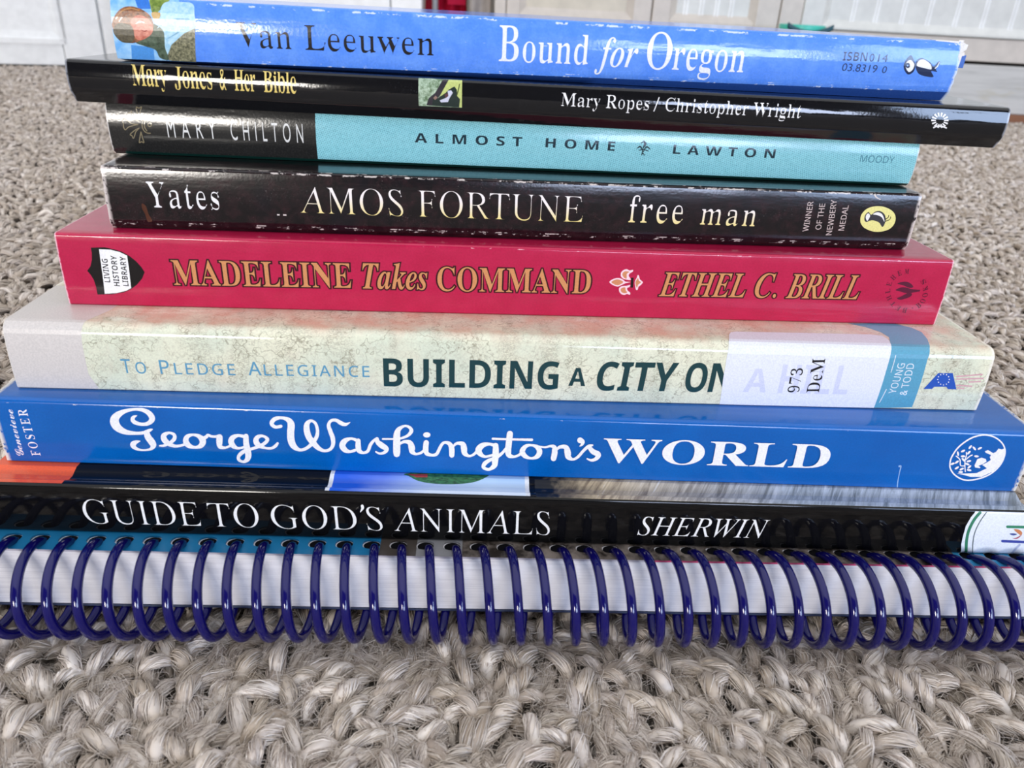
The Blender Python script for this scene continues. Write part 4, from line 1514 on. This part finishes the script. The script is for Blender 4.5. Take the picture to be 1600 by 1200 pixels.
# --- thin black book
bk = Book('thin_black_book', 'thin glossy black book with gilt title and small green picture, second from the top', 10.55, 184.97, 112.22, -0.45, 215.58, 9.15, 150.0, 2.6, rt=1.0, bulge=0.42, chy=2.0)
bk.build(cover_mat('black_gloss_laminate', lambda t, u, sv: t.mix(t.ramp(t.noise(t.xyz(u, sv, 5), 1.0, 3), 0.55, 0.8, 0, 0.3), lin('#101114'), lin('#26272b')), 0.07, wear=[(7.6, 0.1, 0.66)], L=215.58, ends=0.5, bump=0.55, scuff=0.25, wearcol='#8f9096', fine=0.7), PAGES)
d = Decal(bk, 'title_lettering')
GO = ink('#e3c96f', 0.25)
for (w_, a, b) in (('Mary', (208, 133.3), (262.5, 136)), ('Jones', (273.5, 136.5), (333, 139.8)), ('&', (344.5, 140.3), (354.5, 140.8)), ('Her', (367, 141.3), (400.5, 143)), ('Bible', (412.5, 143.7), (464, 146.3))):
    d.text(w_, 'serif' if w_ != '&' else 'sans', a, b, 32, GO, kx=-0.018, sp=0.95, xh=0.8)
d.build()
d = Decal(bk, 'author_lettering')
d.text('Mary Ropes', 'serif', (876, 165.3), (1014, 172), 20.5, INK_W, kx=-0.036)
d.ribbon([(1021.5, 174, 1.4), (1030, 152, 1.4)], INK_W)
d.text('Christopher Wright', 'serif', (1038, 173.3), (1250.5, 184.6), 20.5, INK_W, kx=-0.036)
d.build()
d = Decal(bk, 'spine_picture', 'small green landscape picture')
op = lambda p: [(640 + x / 16, 110 + y / 16) for x, y in p]
pm = NT('moss_print', 0.25)
u_, s_ = pm.uv()
pm.color(pm.mix(pm.ramp(pm.noise(pm.xyz(u_, s_, 3), 1.1, 4, 0.75), 0.35, 0.65), lin('#4f6a45'), lin('#b9cdb4')))
d.poly(op([(225, 190), (1315, 245), (1305, 930), (230, 885)]), pm.m)
d.poly(op([(975, 235), (1315, 250), (1308, 925), (1200, 920), (1180, 600), (760, 640)]), ink('#c3cd7c'))
d.poly(op([(840, 230), (985, 236), (780, 600), (560, 880), (420, 870), (480, 690), (640, 560)]), ink('#332f36'), False)
d.poly(op([(560, 880), (600, 640), (700, 700), (900, 560), (980, 480), (1120, 400), (1180, 480), (1190, 640), (1260, 720), (1240, 925)]), ink('#22302c'))
d.poly(op([(950, 510), (1040, 500), (1080, 560), (1000, 690), (960, 790), (790, 800), (750, 750), (880, 700), (960, 620)]), ink('#cfd0e0'))
d.poly(op([(880, 600), (960, 560), (970, 640), (900, 700)]), ink('#5c3a40'))
d.poly(op([(590, 690), (650, 630), (700, 680), (640, 740)]), ink('#8f7468'))
d.ribbon([(*op([(1250, 340)])[0], 1.4), (*op([(1210, 520)])[0], 1.6), (*op([(1170, 640)])[0], 1.6)], ink('#3d4a22'), cap=False)
d.build()
d = Decal(bk, 'sun_emblem')
for k in range(14):
    a = 2 * math.pi * k / 14
    c_, s_ = math.cos(a), math.sin(a)
    d.ribbon([(1468.5 + 6.5 * c_, 188 + 6.0 * s_, 1.6), (1468.5 + 13.5 * c_, 188 + 12 * s_, 2.8)], INK_W, cap=False)
d.ribbon([(1458, 199.5, 2.2), (1464, 197, 2.4), (1472, 197.5, 2.4), (1479, 200, 2)], INK_W)
d.build()

# --- light blue paperback on top
bk = Book('light_blue_paperback', 'light blue paperback with a torn white corner and a painted girl, topmost of the stack', 11.0, 190.0, 121.45, 1.5, 193.0, 13.1, 130.0, 1.3, rt=0.4, bulge=0.8, chy=1.9, taper=0.85)


def bound_base(t, u, sv):
    c = t.mix(t.ramp(t.noise(t.xyz(u, sv, 5), 0.25, 4, 0.7), 0.4, 0.7), lin('#568dee'), lin('#6a9df3'))
    return t.mix(t.math('LESS_THAN', sv, -0.05), c, lin('#2a4f9a'))  # below the lower fold the shade is painted in as a darker blue


bk.build(cover_mat('light_blue_laminate', bound_base, 0.14, wear=[(0.0, 0.22, 0.55), (0.5, 0.12, 0.6), (11.3, 0.3, 0.52), (6.4, 0.07, 0.60)], L=193.0, ends=0.7, bump=0.9, scuff=0.22, wearcol='#d6e2f6', fine=1.2), PAGES_OLD, jag=0.25)
d = Decal(bk, 'cover_picture', 'painted picture of a girl in a pale dress')
bp = NT('painted_sky', 0.25)
u_, s_ = bp.uv()
bp.color(bp.mix(bp.ramp(bp.noise(bp.xyz(u_, s_), 0.3, 3), 0.4, 0.62), lin('#6fb0e8'), lin('#a9d3f0')))


def painted(name, a, b, sc=0.9):
    t = NT(name, 0.28)
    u_, s_ = t.uv()
    t.color(t.mix(t.ramp(t.noise(t.xyz(u_, s_), sc, 5, 0.75), 0.38, 0.66), lin(a), lin(b)))
    t.bump(t.noise(t.xyz(u_, s_), 1.7, 2), 0.3, 0.00004)
    return t.m


d.poly([(172, -6), (304, -1), (307.5, 97.5), (184, 91)], bp.m)
d.poly([(213, -5), (236, -4), (237, 14), (216, 14)], ink('#3b7dd8'))
d.poly([(205, 70), (240, 74), (242, 94), (206, 92)], ink('#4d95dc'))
d.poly([(236, -4), (264, -3), (262, 4), (250, 16), (240, 22), (235, 10)], painted('foliage_print', '#4d6a22', '#93a84a'), True)
d.poly([(258, 4), (280, 3), (301, 6), (304, 22), (305, 46), (288, 58), (274, 68), (262, 92), (252, 84), (254, 60), (248, 42), (250, 18)], painted('pale_dress_print', '#8fc3dc', '#c3e2ee'), True)
d.poly([(268, 70), (288, 52), (305, 44), (307, 97), (264, 94), (262, 86)], painted('plaid_print', '#3c3f2e', '#a39f7c', 1.6))
d.poly([(236, 38), (246, 40), (256, 50), (258, 74), (264, 93), (250, 90), (243, 78), (226, 72), (212, 66), (222, 58)], painted('shadowed_collar_print', '#2b3a2a', '#5c6f5a'), True)
d.poly([(175, 38), (181, 22), (192, 12), (206, 10), (222, 15), (235, 25), (240, 40), (235, 54), (214, 66), (196, 66), (182, 56)], painted('auburn_hair_print', '#54301e', '#a8683a', 1.4), True)
d.poly([(177, 46), (186, 36), (204, 40), (210, 56), (206, 66), (192, 66), (181, 57)], painted('dark_hair_print', '#3a3424', '#5f5740', 1.4), True)
d.poly([(204, 34), (214, 24), (230, 28), (239, 42), (236, 54), (220, 63), (211, 58), (209, 46)], painted('face_print', '#b25542', '#dd8f76', 1.0), True)
d.ribbon([(212, 37, 1), (219, 34, 2), (226, 35.5, 1)], ink('#9a5a48'))
d.ribbon([(221, 47, 1), (226, 49, 1.6), (230, 47.5, 1)], ink('#a04a40'))
d.ribbon([(181, 30, 1.5), (190, 18, 2), (204, 13, 2), (218, 17, 1.5)], ink('#c08a56'))
d.ribbon([(186, 34, 1.5), (196, 22, 2), (210, 19, 1.5)], ink('#8d5230'))
d.ribbon([(246, 44, 1), (258, 36, 2), (276, 30, 2), (296, 30, 1)], ink('#7fb2cc'))
d.ribbon([(262, 60, 1), (276, 52, 2), (292, 40, 1.5)], ink('#86b8d0'))
d.poly([(237, 20), (250, 20), (249, 29), (241, 31)], ink('#c9a35c'), True)
d.build()
d = Decal(bk, 'author_lettering')
d.text('Van', 'serif', (371, 73.3), (457, 77), 38, INK_K, kx=-0.030)
d.text('Leeuwen', 'serif', (476, 77.8), (679, 86.8), 38, INK_K, kx=-0.030)
d.build()
d = Decal(bk, 'title_lettering')
TW = ink('#f3f5fa')
d.text('B', 'serif', (778, 95.3), (811, 96.5), 56, TW, kx=-0.024)
d.text('ound', 'serif', (815, 96.8), (919, 101), 46.5, TW, ref='d', kx=-0.022)
d.text('for', 'bi', (929, 103.3), (995, 105.5), 46, TW, ref='f', kx=-0.01)
d.text('O', 'serif', (1006.5, 107), (1047.5, 108.8), 57, TW, kx=-0.022)
d.text('regon', 'serif', (1048.5, 108.5), (1161.5, 113), 32.5, TW, ref='x', kx=-0.022)
d.build()
d = Decal(bk, 'number_lettering')
d.text('ISBN', 'sansb', (1316, 94.5), (1354, 95.8), 13.5, ink('#22304f'), kx=-0.02)
d.text('0', 'sansb', (1357.5, 96), (1365, 96.2), 12.5, ink('#22304f'))
d.text('14', 'sans', (1371, 96.5), (1386, 97.2), 12, ink('#22304f'))
d.text('03.8319', 'sans', (1314.5, 110.5), (1369, 113.5), 11.5, ink('#2b3d66'))
d.text('0', 'sans', (1377, 114), (1384, 114.4), 10.5, ink('#2b3d66'))
d.build()
d = Decal(bk, 'publisher_emblem', 'small black and white bird')
ob_ = lambda p: [(1400 + x / 5.4545, 0 + y / 5.4545, *r) for x, y, *r in p]
NK = ink('#1c2c50')
d.poly(ob_([(65, 560), (85, 510), (125, 470), (150, 505), (165, 555), (150, 610), (105, 635), (75, 605)]), NK, True)
d.poly(ob_([(165, 560), (180, 510), (225, 495), (290, 530), (320, 565), (365, 520), (372, 545), (340, 590), (350, 612), (300, 608), (318, 655), (250, 650), (190, 625)]), NK, True)
d.poly(ob_([(80, 560), (100, 520), (130, 515), (155, 550), (140, 595), (105, 612)]), TW, True)
d.oval(1418.3, 102.2, 3.6, 4.2, NK)
d.oval(1418.0, 102.6, 1.3, 1.5, ink('#8fb0e8'))
d.poly(ob_([(178, 560), (195, 518), (235, 508), (290, 545), (300, 590), (240, 580)]), TW, True)
d.ribbon(ob_([(330, 585, 1.3), (352, 565, 1.6), (368, 530, 1)]), TW)
d.build()
# torn card at the right end
bm = bmesh.new()
rnd = random.Random(4)
TP = plain('torn_card_fibres', '#e9e4de', 0.9, 0.1)
xr = bk.L / 2
for k in range(26):
    zc = bk.t * (0.28 + 0.72 * (k / 25) ** 0.8)
    ln_, wd = rnd.uniform(0.4, 1.7) * (0.4 + 0.8 * k / 25), rnd.uniform(0.25, 0.6)
    y0 = rnd.uniform(-0.35, 0.9)
    up = rnd.uniform(-0.2, 0.8) * k / 25
    q = [(-0.5, 0, -wd), (ln_ * 0.5, -0.1, -wd * 0.7 + up * 0.4), (ln_, 0.15, up), (ln_ * 0.55, -0.05, wd * 0.8 + up * 0.5), (-0.5, 0, wd)]
    fr = [bm.verts.new(((xr + x - 0.1) * MM, (y0 + y) * MM, min(zc + z, bk.t + 0.6) * MM)) for x, y, z in q]
    bk2 = [bm.verts.new(((xr + x - 0.1) * MM, (y0 + y + 0.14) * MM, min(zc + z, bk.t + 0.6) * MM)) for x, y, z in q]
    bm.faces.new(fr)
    bm.faces.new(bk2[::-1])
    for i in range(5):
        j = (i + 1) % 5
        bm.faces.new([fr[j], fr[i], bk2[i], bk2[j]])
bmesh.ops.recalc_face_normals(bm, faces=bm.faces[:])
tag(make('torn_edge', bm, TP, bk.cover), 'torn white card fibres at the corner')
bm = bmesh.new()
add_box(bm, (xr - 0.3) * MM, (xr + 1.5) * MM, -0.25 * MM, 0.05 * MM, (bk.t - 5.6) * MM, (bk.t - 2.8) * MM, 0.0001)
make('torn_flap', bm, ink('#3f6cc0'), bk.cover)
d = Decal(bk, 'torn_corner', 'bare white card where the cover has torn')
WHC = ink('#e4e2e0', 0.8)
d.poly([(1500, 66), (1513, 70), (1510, 78), (1502, 82), (1503, 88), (1499, 100), (1497, 88), (1501, 76)], WHC)
d.poly([(1450, 61), (1475, 62.5), (1500, 65), (1498, 68), (1480, 65.5), (1462, 64)], WHC)
d.build()
# ------------------------------------------------------------------ carpet pile
def pile_material(name):
    t = NT(name, 0.85, 0.15)
    g = t.n('ShaderNodeNewGeometry')
    at = t.n('ShaderNodeAttribute', attribute_name='yarn')
    r = g.outputs['Random Per Island']
    c = t.mix(r, lin('#ad9f95'), lin('#efe6dd'))
    c = t.mix(t.ramp(at.outputs['Fac'], 0.0, 1.0, 0, 0.55), c, lin('#a89984'))
    t.color(c)
    return t.m


class Pile:
    def __init__(s):
        s.V, s.F, s.A, s.n = [], [], [], 0

    def tubes(s, P, R, yarn, sides):
        """P (tubes, rings, 3) centre lines, R (tubes, rings) radii, in mm"""
        T, K, _ = P.shape
        d = np.gradient(P, axis=1)
        d /= np.maximum(np.linalg.norm(d, axis=2, keepdims=True), 1e-9)
        up = np.zeros_like(d)
        up[..., 2] = 1
        a = np.cross(d, up)
        a /= np.maximum(np.linalg.norm(a, axis=2, keepdims=True), 1e-6)
        b = np.cross(a, d)
        ang = 2 * np.pi * np.arange(sides) / sides
        V = P[:, :, None, :] + R[:, :, None, None] * (a[:, :, None, :] * np.cos(ang)[None, None, :, None] + b[:, :, None, :] * np.sin(ang)[None, None, :, None])
        base = s.n + (np.arange(T) * K * sides)[:, None, None]
        k = (np.arange(K - 1) * sides)[None, :, None]
        q = np.arange(sides)[None, None, :]
        q2 = (q + 1) % sides
        F = np.stack([base + k + q, base + k + q2, base + k + sides + q2, base + k + sides + q], -1).reshape(-1, 4)
        s.V.append(V.reshape(-1, 3).astype(np.float32))
        s.F.append(F.astype(np.int32))
        s.A.append(np.repeat(yarn.astype(np.float32), K * sides))
        s.n += T * K * sides

    def build(s, name, mat):
        V, F, A = np.concatenate(s.V) * MM, np.concatenate(s.F), np.concatenate(s.A)
        me = bpy.data.meshes.new(name)
        me.vertices.add(len(V))
        me.vertices.foreach_set('co', V.ravel())
        me.loops.add(F.size)
        me.loops.foreach_set('vertex_index', F.ravel())
        me.polygons.add(len(F))
        me.polygons.foreach_set('loop_start', np.arange(0, F.size, 4, dtype=np.int32))
        me.update(calc_edges=True)
        me.shade_smooth()
        at = me.attributes.new('yarn', 'FLOAT', 'POINT')
        at.data.foreach_set('value', A)
        me.materials.append(mat)
        o = bpy.data.objects.new(name, me)
        COL.objects.link(o)
        return o


RG = np.random.default_rng(11)


def tufts(pile, C, nf, rings, sides, fr, lmin, lmax, wid, fuzz=0):
    """bundles of fibres lying mostly in the depth direction and arching out of the backing"""
    n = len(C)
    if n == 0:
        return
    ang = np.pi / 2 + RG.normal(0, 0.72, n) + 0.25 * np.sin(C[:, 0] * 0.05) + 0.2 * np.sin(C[:, 1] * 0.045 + C[:, 0] * 0.03)
    Lt = RG.uniform(lmin, lmax, n)
    Hh = RG.uniform(0.4, 4.3, n)
    wd = wid * RG.uniform(0.75, 1.25, n)
    tw = RG.uniform(0.5, 2.2, n) * RG.choice([-1, 1], n)
    tilt = RG.normal(-0.25, 0.9, n)
    yarn = RG.random(n)
    t = np.linspace(-1, 1, rings)[None, None, :]
    al = RG.uniform(0, 2 * np.pi, (n, nf))[:, :, None]
    rho = RG.uniform(0.74, 1.05, (n, nf))[:, :, None]
    env = 1 - 0.72 * np.abs(t) ** 3.5
    ph = al + tw[:, None, None] * t
    lat = wd[:, None, None] * env * rho * np.cos(ph)
    ver = 0.72 * wd[:, None, None] * env * rho * np.sin(ph)
    jp = RG.uniform(0, 6.28, (2, n, nf))[:, :, :, None]
    jf = RG.uniform(2, 6, (2, n, nf))[:, :, :, None]
    lat = lat + 0.15 * np.sin(jf[0] * t + jp[0])
    ver = ver + 0.15 * np.sin(jf[1] * t + jp[1])
    tj = t * (1 + RG.normal(0, 0.05, (n, nf))[:, :, None]) + RG.normal(0, 0.04, (n, nf))[:, :, None]
    lat = lat + 0.12 * wid * np.sin(tj * 3 + al * 3) * rho
    z = -2.0 + Hh[:, None, None] * (1 - np.abs(tj) ** 2.4) + ver + tilt[:, None, None] * tj
    lon = tj * Lt[:, None, None] / 2
    press = np.exp(-((C[:, 1] - 138.5) / 6.5) ** 2) * (np.abs(C[:, 0] - 9) < 128)      # the coil beds into the pile
    z = z - 1.9 * press[:, None, None]
    ca, sa = np.cos(ang)[:, None, None], np.sin(ang)[:, None, None]
    P = np.stack([C[:, 0][:, None, None] + ca * lon - sa * lat, C[:, 1][:, None, None] + sa * lon + ca * lat, z + 0 * lon], -1)
    P = P.reshape(n * nf, rings, 3)
    R = np.full((n * nf, rings), fr) * RG.uniform(0.7, 1.3, (n * nf, 1))
    R[:, 0] *= 0.3
    R[:, -1] *= 0.3
    pile.tubes(P, R, np.repeat(yarn, nf), sides)
    # the yarn's solid heart, which the outer fibres wrap
    tc = np.linspace(-1, 1, 9 if fuzz > 4 else 5)[None, :]
    zc = -2.0 + Hh[:, None] * (1 - np.abs(tc) ** 2.4) + tilt[:, None] * tc - 1.9 * press[:, None] - 0.12
    lc = tc * Lt[:, None] / 2
    c1, s1 = np.cos(ang)[:, None], np.sin(ang)[:, None]
    pc = np.stack([C[:, :1] + c1 * lc, C[:, 1:] + s1 * lc, zc], -1)
    rc = wd[:, None] * (1 - 0.72 * np.abs(tc) ** 3.5) * 0.72
    pile.tubes(pc, rc * np.ones_like(zc), yarn, 9 if fuzz > 4 else 6)
    if fuzz:
        m = n * fuzz
        k = 7
        s_ = np.linspace(0, 1, k)[None, :]
        c0 = np.repeat(C, fuzz, 0) + RG.normal(0, 2.0, (m, 2))
        a0 = RG.uniform(0, 2 * np.pi, (m, 1))
        ln = RG.uniform(3, 8, (m, 1))
        cv = RG.normal(0, 2.4, (m, 1))
        hd = a0 + cv * s_
        dx = np.cumsum(np.cos(hd) * ln / k, 1)
        dy = np.cumsum(np.sin(hd) * ln / k, 1)
        zz = RG.uniform(0.2, 1.6, (m, 1)) + RG.uniform(0.2, 1.3, (m, 1)) * np.sin(s_ * np.pi) + 0 * dx
        zz = zz - 1.9 * np.repeat(press, fuzz)[:, None]
        P = np.stack([c0[:, :1] + dx, c0[:, 1:] + dy, zz], -1)
        pile.tubes(P, np.full((m, k), 0.045), np.repeat(yarn, fuzz), 3)


def scatter(x0, x1, y0, y1, dx, dy, keep):
    xs = np.arange(x0, x1, dx)
    ys = np.arange(y0, y1, dy)
    g = np.stack(np.meshgrid(xs, ys), -1).reshape(-1, 2)
    g[:, 0] += np.where((np.round(g[:, 1] / dy).astype(int) % 2) > 0, dx / 2, 0)
    g += RG.normal(0, 1, g.shape) * np.array([dx, dy]) * 0.24
    return g[keep(g)]


def in_view(g, pad):
    P = np.concatenate([g, np.zeros((len(g), 1))], 1) - CAM
    z = P @ CF
    px = 800 + FPX * (P @ CX) / np.maximum(z, 1)
    py = 600 + FPX * (P @ CV) / np.maximum(z, 1)
    return (z > 20) & (px > -pad) & (px < 1600 + pad) & (py > -60) & (py < 1200 + pad)


def free(g):
    return ~((np.abs(g[:, 0] - 9) < 112) & (g[:, 1] > 158) & (g[:, 1] < 335))


near, mid, far, apron = Pile(), Pile(), Pile(), Pile()
tufts(near, scatter(-240, 260, 80, 172, 3.5, 5.0, lambda g: in_view(g, 190)), 46, 7, 3, 0.15, 8, 14, 1.9, fuzz=10)
tufts(mid, scatter(-420, 460, 172, 480, 3.8, 5.5, lambda g: in_view(g, 200) & free(g)), 10, 5, 3, 0.30, 8, 14, 1.9, fuzz=1)
tufts(far, scatter(-900, 950, 480, 900, 4.6, 6.6, lambda g: in_view(g, 130)), 5, 4, 3, 0.55, 8, 14, 2.0)
tufts(far, scatter(-1300, 1400, 900, 1570, 6.4, 9.5, lambda g: in_view(g, 80) & ((g[:, 0] < 0) | (g[:, 1] < 1375)) & (g[:, 1] < 1480 + (g[:, 0] + 860) * 0.38)), 2, 4, 3, 0.9, 9, 16, 2.5)
tufts(apron, scatter(-620, 640, 10, 172, 4.3, 6.2, lambda g: ~(in_view(g, 190) & (g[:, 1] >= 80))), 3, 4, 3, 0.3, 8, 14, 2.0)
tufts(apron, scatter(-700, 720, 172, 480, 4.6, 6.6, lambda g: ~in_view(g, 200) & free(g)), 2, 4, 3, 0.35, 8, 14, 2.1)
tufts(apron, scatter(-800, 800, 480, 900, 5.6, 8.0, lambda g: ~in_view(g, 130)), 1, 4, 3, 0.5, 9, 15, 2.5)
PM = pile_material('oatmeal_wool_yarn')
root = near.build('carpet_pile', PM)
near = None
tag(root, 'oatmeal grey twisted-loop carpet that everything stands on', 'carpet', kind='stuff')
for p in (mid, far, apron):
    o = p.build('pile_area', PM)
    o.parent = root
    o['kind'] = 'stuff'
